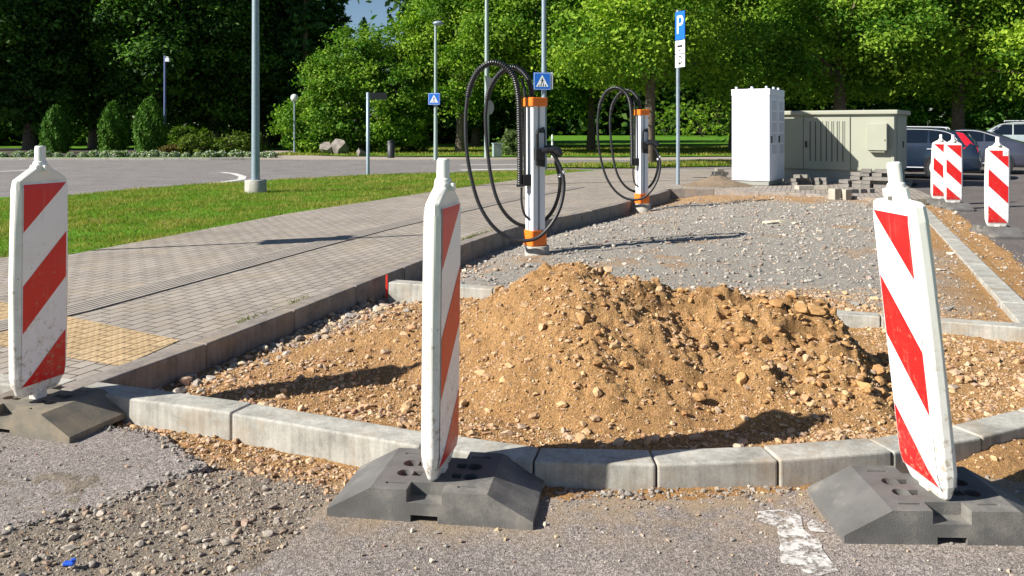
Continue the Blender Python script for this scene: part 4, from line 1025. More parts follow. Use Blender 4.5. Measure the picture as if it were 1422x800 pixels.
for i, (px, py, lay, lab) in enumerate([(993, 247, 0, 'left lower block of the small stack left of the white cabinet'), (1003, 247, 0, 'right lower block of the small stack left of the white cabinet'), (995, 247, 1, 'left middle block of the small stack left of the white cabinet'), (1005, 247, 1, 'right middle block of the small stack left of the white cabinet'), (999, 247, 2, 'top block of the small stack left of the white cabinet')]):
    p = W(px, py, ZK); p.z = ZK - 0.005 + 0.085 * lay; paver(p, 0.1 + 0.1 * lay, 'paver_light' if lay == 2 else 'paver_grey', lab, 'small stack of blocks by the white cabinet', (0.2, 0.16, 0.082))
for i, px in enumerate((1160, 1172, 1184, 1196, 1208)):
    p = W(px, 268 - i * 0.2, ZK); p.z = ZK - 0.005
    c = paver(p, 0.2 + 0.1 * i, 'paver_grey', 'single grey block in the loose row along the slab edge', 'loose blocks along the slab edge', (0.17, 0.11, 0.08))
# little heap of earth beside the white cabinet
def small_heap(name, c, rx, ry, h, col, label, n=50):
    xs = np.linspace(-1, 1, n); X, Y = np.meshgrid(xs, xs); x = X.ravel(); y = Y.ravel()
    r = np.sqrt(x * x + y * y) + 0.25 * fbm(x * 2 + c[0], y * 2, 3, 3); z = h * np.clip(1 - r, -0.05, 1) ** 1.0 * np.sign(np.clip(1 - r, 0, 1)) + h * 0.35 * fbm(x * 5, y * 5, 4, 4, .6) * np.clip(1.2 - r, 0, 1) - 0.01
    z = np.where(r > 1.05, -0.03, z)
    V = np.stack([x * rx + c[0], y * ry + c[1], z + c[2]], 1); idx = np.arange(n * n).reshape(n, n)
    q = np.stack([idx[:-1, :-1], idx[:-1, 1:], idx[1:, 1:], idx[1:, :-1]], -1).reshape(-1, 4)
    q = q[(r[q] < 1.12).all(1)]
    o = np_obj(name, V, q, MT['soil'], np.repeat(np.array([col]), n * n, 0) * (1 + 0.3 * fbm(x * 6, y * 6, 7, 3))[:, None], None, True)
    return tag(o, label, 'soil heap')
c = W(993, 258, ZK); small_heap('soil_heap', (c.x + 0.05, c.y + 0.1, ZK), 0.85, 0.6, 0.24, (0.27, 0.205, 0.14), 'low brown soil heap beside the foot of the white cabinet')

# small marks: red stake by the end of the cross kerb, blue scrap
mk = MB(); mk.box((0, 0, 0.0), (0.018, 0.018, 0.20)); o = mk.build('marker_stake', MT['red_paint']); o.location = (-1.10, 7.27, 0.03); tag(o, 'short red stake at the old kerb above the pale cross kerb', 'stake')
p = W(96, 790, 0.0); mk = MB(); mk.box((0, 0, 0.006), (0.035, 0.02, 0.010)); mk.box((0.012, 0.004, 0.014), (0.015, 0.014, 0.010), 0.5); o = mk.build('plastic_scrap', MT['blue_scrap'], None, 0.003); o.location = (p.x, p.y, 0.012); tag(o, 'tiny scrap of blue plastic among the grey stones', 'scrap')

# ------------------------------------------------------------------ poles and signs
def pole(mb, p, r, h, r2=None, n=16): mb.tube([Vector(p), Vector(p) + Vector((0, 0, h))], [r, r if r2 is None else r2], n)
def xy(px, Y): return ((px - CX) * Y / F, Y)
x_, y_ = xy(355, 17.4)
t = thing('lamp_post', (x_, y_, 0.05), 'tall grey lamp post with round concrete foot on the grass strip', 'lamp post')
m = MB(); m.tube([(0, 0, -0.2), (0, 0, 0.27), (0, 0, 0.285)], [0.225, 0.222, 0.20], 28); m.build('concrete_foot', MT['kerb'], t)
m = MB(); m.tube([(0, 0, 0.25), (0, 0, 4.0), (0, 0, 8.0)], [0.086, 0.073, 0.05], 20); m.tube([(0, 0, 0.283), (0, 0, 0.30)], 0.105, 20); m.build('pole', MT['galv'], t)
m = MB(); m.tube(crom([(0, 0, 7.9), (-0.3, 0.1, 8.25), (-0.9, 0.3, 8.4)], 5), 0.035, 10); m.build('arm', MT['galv'], t)
m = MB(); m.box((-1.2, 0.4, 8.40), (0.7, 0.28, 0.10), rad(-18)); m.build('lamp_head', MT['galv'], t, 0.03, 2)

x0_, y0_ = -7.15, 8.02
t = thing('sign_post', (x0_, y0_, 0.06), 'post beyond the left frame edge whose long shadow with a wider middle crosses the pavement', 'sign post')
m = MB(); m.tube([(0, 0, -0.1), (0, 0, 4.5), (0, 0, 4.52)], [0.035, 0.035, 0.02], 12); m.build('pole', MT['galv'], t)
m = MB(); m.box((0, 0, 3.38), (0.03, 0.42, 0.70), rad(5)); m.build('plate', MT['pole_plate'], t, 0.004)

def ped_sign(w=0.6, t=0.03, fig=1.0):
    """blue square with white triangle and a walking figure on zebra bars; faces -y"""
    m = MB(); m.box((0, 0, 0), (w, t, w)); hw = w / 2; d = t / 2
    m.box((0, -d - 0.0015, 0), (w * 0.94, 0.002, w * 0.94), 0, 1); m.box((0, -d - 0.0035, 0), (w * 0.90, 0.002, w * 0.90), 0, 0)
    y = -d - 0.0065
    m.add([Vector((-0.36 * w, y, -0.32 * w)), Vector((0.36 * w, y, -0.32 * w)), Vector((0, y, 0.36 * w))], [(0, 1, 2)], 1)
    y -= 0.002
    def poly(ps): m.add([Vector((a * w, y, b * w)) for a, b in ps], [tuple(range(len(ps)))], 2)
    for k in range(4):
        a = -0.25 + k * 0.14; poly([(a, -0.30), (a + 0.06, -0.30), (a * 0.8 + 0.055, -0.19), (a * 0.8 + 0.01, -0.19)])
    poly([(0.03 * math.cos(q * math.pi / 5), 0.165 + 0.03 * math.sin(q * math.pi / 5)) for q in range(10)])
    poly([(-0.035, -0.02), (0.035, -0.02), (0.04, 0.12), (-0.03, 0.12)])
    poly([(-0.035, -0.015), (0.01, -0.015), (-0.065, -0.20), (-0.105, -0.20)])
    poly([(-0.005, -0.015), (0.035, -0.015), (0.105, -0.20), (0.065, -0.20)])
    poly([(-0.03, 0.11), (-0.02, 0.075), (-0.085, 0.0), (-0.10, 0.02)]); poly([(0.03, 0.11), (0.035, 0.07), (0.085, 0.0), (0.10, 0.02)])
    return m
def sign_text(body, size, mat, parent, name='lettering'):
    cu = bpy.data.curves.new('txt', 'FONT'); cu.body = body; cu.size = size; cu.extrude = 0.001; cu.align_x = 'CENTER'; cu.align_y = 'CENTER'
    o = bpy.data.objects.new('txt', cu); COL.objects.link(o); dg = bpy.context.evaluated_depsgraph_get(); dg.update()
    me = bpy.data.meshes.new_from_object(o.evaluated_get(dg)); bpy.data.objects.remove(o); me.materials.clear(); me.materials.append(mat)
    r = bpy.data.objects.new(name, me); COL.objects.link(r); r.parent = parent; r.rotation_euler = (rad(90), 0, 0); return r

SIGN = [MT['blue_sign'], MT['white_sign'], MT['black_sign']]
x_, y_ = xy(605, 37.0)
t = thing('lamp_post', (x_, y_, 0), 'slender street lamp with a blue pedestrian crossing sign before the leafy trees', 'lamp post')
m = MB(); m.tube([(0, 0, -0.1), (0, 0, 1.2), (0, 0, 6.0)], [0.10, 0.085, 0.06], 14); m.build('pole', MT['galv_green'], t)
m = MB(); m.sphere((0.12, -0.05, 6.1), 0.2, 8, 0, (1.25, 1, 0.55)); m.build('lamp_head', MT['galv'], t)
so = ped_sign(0.52, 0.04).build('crossing_sign', SIGN, t); so.location = (-0.06, -0.13, 2.72); so.rotation_euler = (0, 0, rad(-8))
m = MB(); m.box((0.13, 0.06, 2.75), (0.04, 0.3, 0.5), rad(-20)); m.build('sign_back', MT['blue_sign'], t)

x_, y_ = xy(755.5, 28.5)
t = thing('sign_post', (x_, y_, 0), 'tall post behind the nearer charger carrying a large blue pedestrian crossing sign', 'sign post')
m = MB(); m.tube([(0, 0, -0.1), (0, 0, 9.0)], [0.10, 0.075], 14); m.build('pole', MT['galv'], t)
so = ped_sign(0.60, 0.03).build('crossing_sign', SIGN, t); so.location = (-0.07, -0.13, 3.03); so.rotation_euler = (0, 0, rad(6))
m = MB(); m.box((0.22, 0.03, 3.05), (0.03, 0.36, 0.58), rad(25)); m.build('sign_back', MT['pole_plate'], t)
m = MB(); m.box((0, 0, 9.02), (0.5, 0.2, 0.1)); m.build('lamp_head', MT['galv'], t, 0.02)

x_, y_ = xy(676, 40.0)
t = thing('sign_post', (x_, y_, 0), 'tall pale green post with the backs of a triangular and a round sign', 'sign post')
m = MB(); m.tube([(0, 0, -0.1), (0, 0, 9.5)], [0.13, 0.085], 14); m.build('pole', MT['galv_green'], t)
m = MB(); tri = [(-0.10, 3.95), (0.34, 3.8), (0.08, 2.75)]
m.add([Vector((a, -0.15 + 0.3 * a, b)) for a, b in tri] + [Vector((a, -0.12 + 0.3 * a, b)) for a, b in tri], [(0, 1, 2), (5, 4, 3), (0, 3, 4, 1), (1, 4, 5, 2), (2, 5, 3, 0)]); m.build('triangular_sign', MT['pole_plate'], t)
m = MB(); m.tube([(0.14, -0.16, 2.42), (0.16, -0.13, 2.42)], [0.33, 0.33], 20); so = MB(); 
mm = MB(); c_ = [Vector((0.14 + 0.21 * math.cos(q * math.pi / 10), -0.14 + 0.21 * 0.4 * math.cos(q * math.pi / 10), 2.42 + 0.35 * math.sin(q * math.pi / 10))) for q in range(20)]
mm.add(c_ + [v + Vector((-0.01, 0.03, 0)) for v in c_], [tuple(range(20)), tuple(range(39, 19, -1))] + [(i, i + 20, (i + 1) % 20 + 20, (i + 1) % 20) for i in range(20)]); mm.build('round_sign', MT['pole_plate'], t)

x_, y_ = xy(511, 24.0)
t = thing('sign_post', (x_, y_, 0.05), 'short grey post with a dark nameplate on the far edge of the grass', 'sign post')
m = MB(); m.tube([(0, 0, -0.1), (0, 0, 2.40), (0, 0, 2.41)], [0.05, 0.05, 0.03], 12); m.build('pole', MT['galv'], t)
m = MB(); m.box((0.30, 0.03, 2.30), (0.48, 0.03, 0.20), rad(12)); m.build('nameplate', MT['dark_steel'], t, 0.005)

x_, y_ = xy(941.5, 19.45)
t = thing('sign_post', (x_, y_, ZK - 0.01), 'parking sign post with blue and white plates left of the white cabinet', 'sign post')
m = MB(); m.tube([(0, 0, -0.1), (0, 0, 4.10)], [0.042, 0.042], 14); m.build('pole', MT['galv'], t)
sgn_rz = rad(-69)
def plate(z, w, h, mat, name):
    m = MB(); m.box((0, 0, 0), (w, 0.02, h)); m.box((0, -0.0105, 0), (w * 0.95, 0.002, h * 0.95), 0, 0)
    o = m.build(name, mat, t, 0.004); o.location = (0.022, -0.15, z); o.rotation_euler = (0, 0, sgn_rz); return o
PW = 0.40
p1 = plate(3.72, PW, 0.66, [MT['blue_sign']], 'parking_sign')
tx = sign_text('P', 0.62, MT['white_sign'], p1); tx.location = (0, -0.015, 0)
p2 = plate(3.22, PW, 0.30, [MT['white_sign']], 'time_plate')
tm = MB(); tm.box((0, -0.014, 0.02), (0.22, 0.002, 0.05)); tm.box((0, -0.014, -0.07), (0.10, 0.002, 0.03)); tm.build('car_symbol', MT['black_sign'], p2)
p3 = plate(2.90, PW, 0.30, [MT['white_sign']], 'plug_plate')
tm = MB(); tm.add([Vector((0.11 * math.cos(q * math.pi / 10), -0.0135, 0.02 + 0.10 * math.sin(q * math.pi / 10))) for q in range(20)] , [tuple(range(20))]); tm.add([Vector((0.08 * math.cos(q * math.pi / 10), -0.0145, 0.02 + 0.07 * math.sin(q * math.pi / 10))) for q in range(20)], [tuple(range(20))], 1); tm.box((0.0, -0.016, -0.03), (0.03, 0.002, 0.16), 0.0, 0); tm.build('plug_symbol', [MT['black_sign'], MT['white_sign']], p3)

x_, y_ = xy(229, 46)
t = thing('camera_pole', (x_, y_, 0), 'thin bluish pole with a small white camera before the dark trees', 'pole')
m = MB(); m.tube([(0, 0, -0.1), (0, 0, 5.45)], [0.075, 0.06], 10); m.build('pole', MT['blue_steel'], t)
m = MB(); m.box((0.18, -0.05, 5.2), (0.22, 0.2, 0.2)); m.tube([(0, 0, 5.4), (0.2, -0.03, 5.35)], 0.03, 8); m.build('camera_housing', MT['white_sign'], t, 0.03)
x_, y_ = xy(409, 46)
t = thing('globe_lamp', (x_, y_, 0), 'short park lamp with a milky globe in front of the leafy bush', 'park lamp')
m = MB(); m.tube([(0, 0, -0.1), (0, 0, 2.85)], [0.06, 0.045], 10); m.tube([(0, 0, 2.8), (0, 0, 2.95)], [0.06, 0.12], 10); m.build('pole', MT['galv'], t)
m = MB(); m.sphere((0, 0, 3.1), 0.22, 8); m.build('globe', MT['globe'], t)
x_, y_ = xy(543, 39.5)
t = thing('litter_bin', (x_, y_, 0), 'narrow dark litter bin beside the path under the trees', 'litter bin')
m = MB(); m.tube([(0, 0, 0), (0, 0, 0.75), (0, 0, 0.76)], [0.17, 0.19, 0.15], 14); m.build('body', MT['dark_steel'], t)
m = MB(); m.tube([(0, 0, 0.76), (0, 0, 0.80), (0, 0, 0.86)], [0.20, 0.20, 0.05], 14); m.build('lid', MT['black'], t)
x_, y_ = xy(690, 41)
t = thing('utility_box', (x_, y_, 0), 'small pale green utility box beside the tall green post', 'utility box', 0.3)
m = MB(); m.box((0, 0, 0.32), (0.42, 0.3, 0.64)); m.build('body', MT['galv_green'], t, 0.01); m = MB(); m.box((0, 0, 0.665), (0.47, 0.35, 0.05)); m.build('lid', MT['galv_green'], t, 0.01)
x_, y_ = xy(767, 40)
t = thing('marker_post', (x_, y_, 0), 'thin white marker post at the edge of the shaded lawn', 'marker post')
m = MB(); m.tube([(0, 0, 0), (0, 0, 1.05), (0, 0, 1.12)], [0.05, 0.05, 0.02], 10); m.build('shaft', MT['globe'], t)
m = MB(); m.tube([(0, 0, 0.75), (0, 0, 0.9)], 0.055, 10); m.build('band', MT['galv_green'], t)
for (px, py, r, sc, lab) in ((457, 214, 0.78, (0.9, 0.8, 0.62), 'rounded pinkish boulder on the grass, left of its taller neighbour'), (473, 214.5, 0.74, (0.85, 0.8, 0.85), 'taller grey boulder in the pair on the grass by the bush'), (501, 217, 0.32, (1, 0.9, 0.9), 'small brown boulder on the grass, alone, under the leafy tree')):
    p = W(px, py, 0.0); v = stone_proto(IV, int(px), 16) * np.array(sc) * r + np.array([p.x, p.y, r * sc[2] * 0.55])
    o = np_obj('boulder', v, IF, MT['rock']); tag(o, lab, 'boulder', 'boulders on the grass by the path')

# ------------------------------------------------------------------ cars
def make_car(label, paint, L_, Wd, Hh, style, group='cars parked beyond the cabinets'):
    """x runs from nose (0) to tail (L_); near side is -y"""
    t = thing('parked_car', (0, 0, 0), label, 'car', 0, group)
    hw = Wd / 2
    if style == 'wagon':
        top = [(0.0, 0.62), (0.12, 0.74), (0.6, 0.86), (1.15, 0.96), (1.35, 1.0), (1.75, 1.22), (2.1, 1.38), (2.6, 1.455), (3.2, 1.46), (3.8, 1.42), (4.28, 1.35), (4.50, 1.18), (4.63, 0.97), (4.68, 0.80), (4.70, 0.55)]
        win = [(1.75, 1.02), (2.2, 1.36), (3.4, 1.395), (3.95, 1.30), (4.16, 1.10), (4.0, 1.04)]; pillars = (2.35, 2.62, 3.45)
    elif style == 'coupe':
        top = [(0.0, 0.60), (0.12, 0.72), (0.7, 0.84), (1.3, 0.94), (1.5, 0.98), (1.95, 1.22), (2.3, 1.36), (2.7, 1.42), (3.1, 1.40), (3.6, 1.28), (4.05, 1.10), (4.4, 1.00), (4.58, 0.92), (4.66, 0.75), (4.7, 0.5)]
        win = [(1.85, 1.00), (2.3, 1.30), (2.8, 1.35), (3.2, 1.31), (3.65, 1.15), (3.75, 1.03)]; pillars = (2.75, 3.3)
    else:
        top = [(0.0, 0.72), (0.12, 0.88), (0.6, 1.0), (1.1, 1.08), (1.3, 1.12), (1.7, 1.4), (2.05, 1.60), (2.6, 1.68), (3.3, 1.68), (4.0, 1.62), (4.3, 1.5), (4.5, 1.2), (4.58, 1.0), (4.64, 0.85), (4.66, 0.6)]
        win = [(1.65, 1.16), (2.15, 1.56), (3.6, 1.60), (4.1, 1.50), (4.3, 1.24), (4.2, 1.17)]; pillars = (2.5, 3.4)
    sxx = L_ / 4.7; szz = Hh / max(z for _, z in top)
    tx = np.array([a for a, _ in top]) * sxx; tz = np.array([b for _, b in top]) * szz
    xs = np.unique(np.concatenate([np.linspace(0, L_, 40), tx]))
    belt = (0.98 if style != 'suv' else 1.12) * szz
    mb = MB(); rings = []
    def half(x):      # plan shape: rounded nose and tail
        u = x / L_; return hw * (1 - 0.16 * max(0, 1 - u / 0.12) ** 2 - 0.10 * max(0, (u - 0.9) / 0.1) ** 2)
    for xx in xs:
        zt = float(np.interp(xx, tx, tz)); h_ = half(xx); zb = min(belt, zt * 0.97); zl = 0.22
        rf = np.clip((zt - belt) / (Hh - belt), 0, 1); hr = h_ * (1 - 0.22 * rf) - 0.04 * (1 - rf)
        pts = [(-h_ * 0.93, zl), (-h_ * 0.99, 0.36), (-h_, 0.62 * min(1, zb / 0.7)), (-h_ * 0.965, zb), (-hr, zt - 0.05), (-hr * 0.80, zt - 0.006), (0, zt), (hr * 0.80, zt - 0.006), (hr, zt - 0.05), (h_ * 0.965, zb), (h_, 0.62 * min(1, zb / 0.7)), (h_ * 0.99, 0.36), (h_ * 0.93, zl)]
        rings.append([Vector((xx, a, b)) for a, b in pts])
    mb.loft(rings, 0, True, True); body = mb.build('body', paint, t)
    def side_pt(x, z, off):
        zt = float(np.interp(x, tx, tz)); h_ = half(x); zb = min(belt, zt * 0.97); rf = np.clip((zt - belt) / (Hh - belt), 0, 1); hr = h_ * (1 - 0.22 * rf) - 0.04 * (1 - rf)
        f = np.clip((z - zb) / max(zt - 0.05 - zb, 1e-3), 0, 1); return h_ * 0.965 * (1 - f) + hr * f + off
    for sd in (-1, 1):
        def zlim(x):
            ws = [(a * sxx, b * szz) for a, b in win]; ys = []
            for i in range(len(ws)):
                (xa, za), (xb, zb) = ws[i], ws[(i + 1) % len(ws)]
                if abs(xb - xa) > 1e-9 and min(xa, xb) <= x <= max(xa, xb): ys.append(za + (zb - za) * (x - xa) / (xb - xa))
            return (min(ys), max(ys)) if len(ys) > 1 else None
        w0, w1 = min(a for a, _ in win) * sxx, max(a for a, _ in win) * sxx
        cuts = [w0 + 0.02] + [p * sxx for p in pillars] + [w1 - 0.02]
        for a, b in zip(cuts[:-1], cuts[1:]):
            g = MB(); q = []
            for xx in np.linspace(a + 0.025, b - 0.025, 10):
                l = zlim(xx)
                if l: q.append((xx, l[0], max(l[1], l[0] + 0.01)))
            for (xa, la, ha), (xb, lb, hb) in zip(q[:-1], q[1:]):
                vs = [Vector((xa, sd * side_pt(xa, la, 0.006), la)), Vector((xb, sd * side_pt(xb, lb, 0.006), lb)), Vector((xb, sd * side_pt(xb, hb, 0.006), hb)), Vector((xa, sd * side_pt(xa, ha, 0.006), ha))]
                g.add(vs if sd < 0 else vs[::-1], [(0, 1, 2, 3)], 0, True)
            if g.f: g.build('side_window', MT['glass'], t)
        tr = MB(); ws = [w for w in win[1:5]]; pts = [Vector((a * sxx, sd * side_pt(a * sxx, b * szz, 0.01), b * szz + 0.015)) for a, b in win[:5]]
        tr.tube(crom(pts, 5), 0.010, 6); tr.build('window_trim', MT['car_trim'], t)
        sk = MB(); sk.tube([(0.95 * sxx, sd * hw * 0.985, 0.33), (3.6 * sxx, sd * hw * 0.985, 0.33)], 0.018, 6); sk.build('sill_trim', MT['car_trim'], t)
        for xh in (2.45, 3.42):
            hd = MB(); hd.tube([(xh * sxx, sd * (hw + 0.005), 0.86 * szz), (xh * sxx + 0.2, sd * (hw + 0.005), 0.86 * szz)], 0.016, 8); hd.build('door_handle', MT['car_trim'], t)
        sm = MB()
        for xd in (1.55, 2.55, 3.55): sm.box((xd * sxx, sd * (hw * 0.99), 0.62), (0.008, 0.02, 0.55))
        sm.build('door_seam', MT['black'], t)
        for xw in (0.9, 3.72):
            wx = xw * sxx
            ar = MB(); ar.tube([(wx, sd * (hw * 0.80), 0.335), (wx, sd * (hw * 1.004), 0.335)], 0.385, 26); ar.build('wheel_arch', MT['black'], t)
            wh = MB(); wh.tube([(wx, sd * (hw * 0.86), 0.325), (wx, sd * (hw * 0.99), 0.325), (wx, sd * (hw * 1.012), 0.325)], [0.325, 0.325, 0.295], 28); wo = wh.build('wheel', MT['tyre'], t)
            rm = MB(); rm.tube([(wx, sd * hw * 1.013, 0.325), (wx, sd * hw * 1.017, 0.325)], 0.225, 24)
            rm.build('rim', MT['black'], wo)
            sp = MB()
            for k in range(5):
                an = k * 2 * math.pi / 5; mm_ = Matrix.Rotation(an, 3, 'Y'); sp.box(mm_ @ Vector((0, 0, 0.11)) + Vector((wx, sd * hw * 1.022, 0.325)), (0.07, 0.012, 0.21), 0, 0, mm_)
            sp.tube([(wx, sd * hw * 1.015, 0.325), (wx, sd * hw * 1.032, 0.325)], 0.05, 12)
            ring = [Vector((wx + 0.215 * math.cos(q * math.pi / 12), sd * hw * 1.02, 0.325 + 0.215 * math.sin(q * math.pi / 12))) for q in range(25)]
            sp.tube(ring, 0.024, 6); sp.build('spokes', MT['car_trim'], wo)
        # tail lamp: an upright blade that hooks outward above the bumper
        tl = MB()
        if style == 'wagon': prof = [(4.12, 1.34), (4.30, 1.31), (4.49, 1.06), (4.64, 0.92), (4.66, 0.78), (4.22, 0.74), (4.16, 0.84), (4.38, 0.94), (4.27, 1.10)]
        else: prof = [(4.40, 0.93), (4.62, 0.90), (4.66, 0.76), (4.42, 0.74)]
        zc = lambda a, b: min(b * szz, float(np.interp(a * sxx, tx, tz)) - 0.03)
        pv = [Vector((a * sxx, sd * side_pt(a * sxx, zc(a, b), 0.012), zc(a, b))) for a, b in prof]
        n = len(pv); pi_ = [v - Vector((0, sd * 0.05, 0)) for v in pv]
        tl.add(pv + pi_, [tuple(range(n)) if sd < 0 else tuple(range(n - 1, -1, -1))] + [(i, (i + 1) % n, n + (i + 1) % n, n + i) for i in range(n)]); tl.build('tail_lamp', MT['lens_red'], t)
        hl = MB(); hl.sphere((0.22, sd * hw * 0.70, 0.66 * szz), 0.14, 8, 0, (0.9, 1.2, 0.6)); hl.build('headlight', MT['globe'], t)
    def cross(x0, x1, w, name, mat):
        g = MB(); a = []
        for xx in np.linspace(x0, x1, 6):
            zt = float(np.interp(xx, tx, tz)); h_ = half(xx) * w; a.append((xx, zt + 0.006, h_))
        for (xa, za, ha), (xb, zb, hb) in zip(a[:-1], a[1:]): g.add([Vector((xa, -ha, za)), Vector((xb, -hb, zb)), Vector((xb, hb, zb)), Vector((xa, ha, za))], [(0, 1, 2, 3)], 0, True)
        g.build(name, mat, t)
    cross(1.42 * sxx, 2.12 * sxx, 0.70, 'windscreen', MT['glass'])
    if style == 'coupe': cross(3.2 * sxx, 4.0 * sxx, 0.64, 'rear_window', MT['glass'])
    else: cross(4.22 * sxx, 4.52 * sxx, 0.66, 'rear_window', MT['glass'])
    if style != 'coupe':
        for sd in (-1, 1):
            rr = MB(); rr.tube(crom([(2.2 * sxx, sd * hw * 0.70, Hh - 0.01), (2.35 * sxx, sd * hw * 0.70, Hh + 0.03), (3.7 * sxx, sd * hw * 0.69, Hh + 0.015), (3.9 * sxx, sd * hw * 0.69, Hh - 0.04)], 4), 0.016, 6); rr.build('roof_rail', MT['car_trim'], t)
    fn = MB(); fn.loft([[Vector((3.6 * sxx + a, b, Hh - 0.03)) for a, b in ((-.1, -.03), (.08, -.03), (.08, .03), (-.1, .03))], [Vector((3.64 * sxx + a, b, Hh + 0.05)) for a, b in ((-.02, -.006), (.05, -.006), (.05, .006), (-.02, .006))]]); fn.build('aerial', paint, t)
    ms = MB()
    for sd in (-1, 1): ms.sphere((1.85 * sxx, sd * (hw + 0.08), 1.02 * szz), 0.1, 6, 0, (0.7, 1.0, 0.7))
    ms.build('mirror', paint, t)
    bp = MB(); bp.box((L_ - 0.05, 0, 0.42), (0.14, Wd * 0.86, 0.14)); bp.build('bumper', MT['black'], t, 0.03)
    np_ = MB(); np_.box((L_ + 0.01, 0, 0.72), (0.02, 0.5, 0.12)); np_.build('number_plate', MT['white_sign'], t)
    return t
A_CAR = math.atan2(-UX.y, -UX.x)
def put_car(t, rear_xy, L_, Wd, rz, z=0.0):
    # rear near corner given in plan
    ex = Vector((math.cos(rz), math.sin(rz), 0)); ey = Vector((-math.sin(rz), math.cos(rz), 0))
    t.location = Vector((*rear_xy, z)) - ex * L_ + ey * (Wd / 2); t.rotation_euler = (0, 0, rz)
put_car(make_car('blue grey estate car with tall red tail lamp parked behind the two beacons', MT['car_blue'], 4.7, 1.86, 1.43, 'wagon'), xy(1361, 22.2), 4.7, 1.86, A_CAR + rad(2))
put_car(make_car('dark silver saloon with sloping roof, second car from the grey green cabinet', MT['car_silver'], 4.65, 1.82, 1.40, 'coupe'), xy(1440, 25.0), 4.65, 1.82, A_CAR + rad(2))
put_car(make_car('taller pale car at the frame edge whose roof shows above the other two', MT['car_light'], 4.6, 1.88, 1.68, 'suv'), xy(1500, 31.0), 4.6, 1.88, A_CAR + rad(2))

# ------------------------------------------------------------------ trees and plants
def leaf_quads(c, nrm_bias, size, aspect, rg, droop=0.0):
    n = len(c); nr = rg.normal(size=(n, 3)) + nrm_bias; nr /= np.linalg.norm(nr, axis=1)[:, None] + 1e-9
    a = rg.normal(size=(n, 3)); a[:, 2] -= droop; u = a - nr * (a * nr).sum(1)[:, None]; u /= np.linalg.norm(u, axis=1)[:, None] + 1e-9; v = np.cross(nr, u)
    s = size * rg.uniform(0.65, 1.35, n)[:, None]  # size: a number or one per leaf
    P = np.stack([c - u * s, c + v * s * aspect - u * s * 0.15, c + u * s, c - v * s * aspect - u * s * 0.15], 1)
    return P.reshape(-1, 3)
def crown_mesh(lobes, nclump, nleaf, lsize, cols, seed, clump_r=0.55, flat=0.55, aspect=0.55, hollow=0.45):
    """lobes: (cx,cy,cz,rx,ry,rz). Leaves gather in clumps spread through the outer part of every lobe."""
    rg = np.random.default_rng(seed); vol = np.array([l[3] * l[4] * l[5] for l in lobes]) ** 0.75; vol /= vol.sum()
    which = rg.choice(len(lobes), nclump, p=vol); L = np.array(lobes)[which]
    d = rg.normal(size=(nclump, 3)); d /= np.linalg.norm(d, axis=1)[:, None]
    r = hollow + (1.04 - hollow) * rg.random(nclump) ** 0.55; cc = L[:, :3] + d * L[:, 3:] * r[:, None]
    k = cc[:, 2] > 0.05; cc = cc[k]; d = d[k]; nclump = len(cc)
    cr = clump_r * rg.uniform(0.6, 1.5, nclump); tone = rg.uniform(0, 1, nclump) ** 1.3
    idx = np.repeat(np.arange(nclump), nleaf); g = rg.normal(size=(len(idx), 3)) * 0.44
    g[:, 2] *= flat; g[:, 2] -= 0.16 * (g[:, 0] ** 2 + g[:, 1] ** 2)
    c = cc[idx] + g * cr[idx][:, None]
    V = leaf_quads(c, d[idx] * 0.7 + np.array([0, 0, 0.9]), lsize, aspect, rg)
    t = np.clip(tone[idx] + rg.normal(0, 0.18, len(idx)), 0, 1)[:, None]
    C = (np.array(cols[0]) * (1 - t) + np.array(cols[1]) * t) * rg.uniform(0.75, 1.25, (len(idx), 1))
    return V, np.arange(len(V)).reshape(-1, 4), np.repeat(C, 4, 0), cc
def trunk_mb(h, r, lean=0.03, limbs=None, seed=1, fork=0.35):
    rg = random.Random(seed); mb = MB(); n = 9; pts = []; rr = []
    for i in range(n):
        f = i / (n - 1); pts.append(Vector((lean * h * f + 0.05 * math.sin(f * 5 + seed), 0.05 * math.cos(f * 4 + seed), h * f - 0.15))); rr.append(r * (1.35 if i == 0 else 1.0) * (1 - 0.72 * f))
    mb.tube(pts, rr, 12)
    if limbs is not None:
        for c in limbs:
            c = Vector(c); f = max(fork, min(0.92, (c.z / h) * rg.uniform(0.5, 0.75))); k = f * (n - 1); i = int(k); p0 = pts[i].lerp(pts[min(i + 1, n - 1)], k - i)
            mid = p0.lerp(c, 0.5) + Vector((0, 0, 0.12 * (c - p0).length)); rb = r * (1 - 0.72 * f) * 0.5
            mb.tube(crom([p0, mid, c], 4), [rb * (1 - 0.85 * q / 8) for q in range(9)], 6, caps=False)
    return mb
def tree_lobes(h, w, base, seed, n=9):
    rg = random.Random(seed); ls = [(0, 0, (h + base) / 2, w * 0.62, w * 0.62, (h - base) / 2)]
    for k in range(n):
        a = k * 2.4 + rg.uniform(-.4, .4); f = rg.uniform(0.0, 0.9); rr = w * (0.75 - 0.45 * f) * rg.uniform(0.8, 1.1); s = w * rg.uniform(0.30, 0.48) * (1 - 0.35 * f)
        ls.append((rr * math.cos(a), rr * math.sin(a), base + s * 0.5 + (h - base) * f * 0.85, s, s, s * 0.72))
    return ls
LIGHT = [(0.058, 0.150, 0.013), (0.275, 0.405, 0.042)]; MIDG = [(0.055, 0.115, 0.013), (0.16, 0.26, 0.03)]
DARKG = [(0.016, 0.050, 0.014), (0.115, 0.24, 0.040)]; SPRU = [(0.026, 0.075, 0.022), (0.080, 0.175, 0.042)]
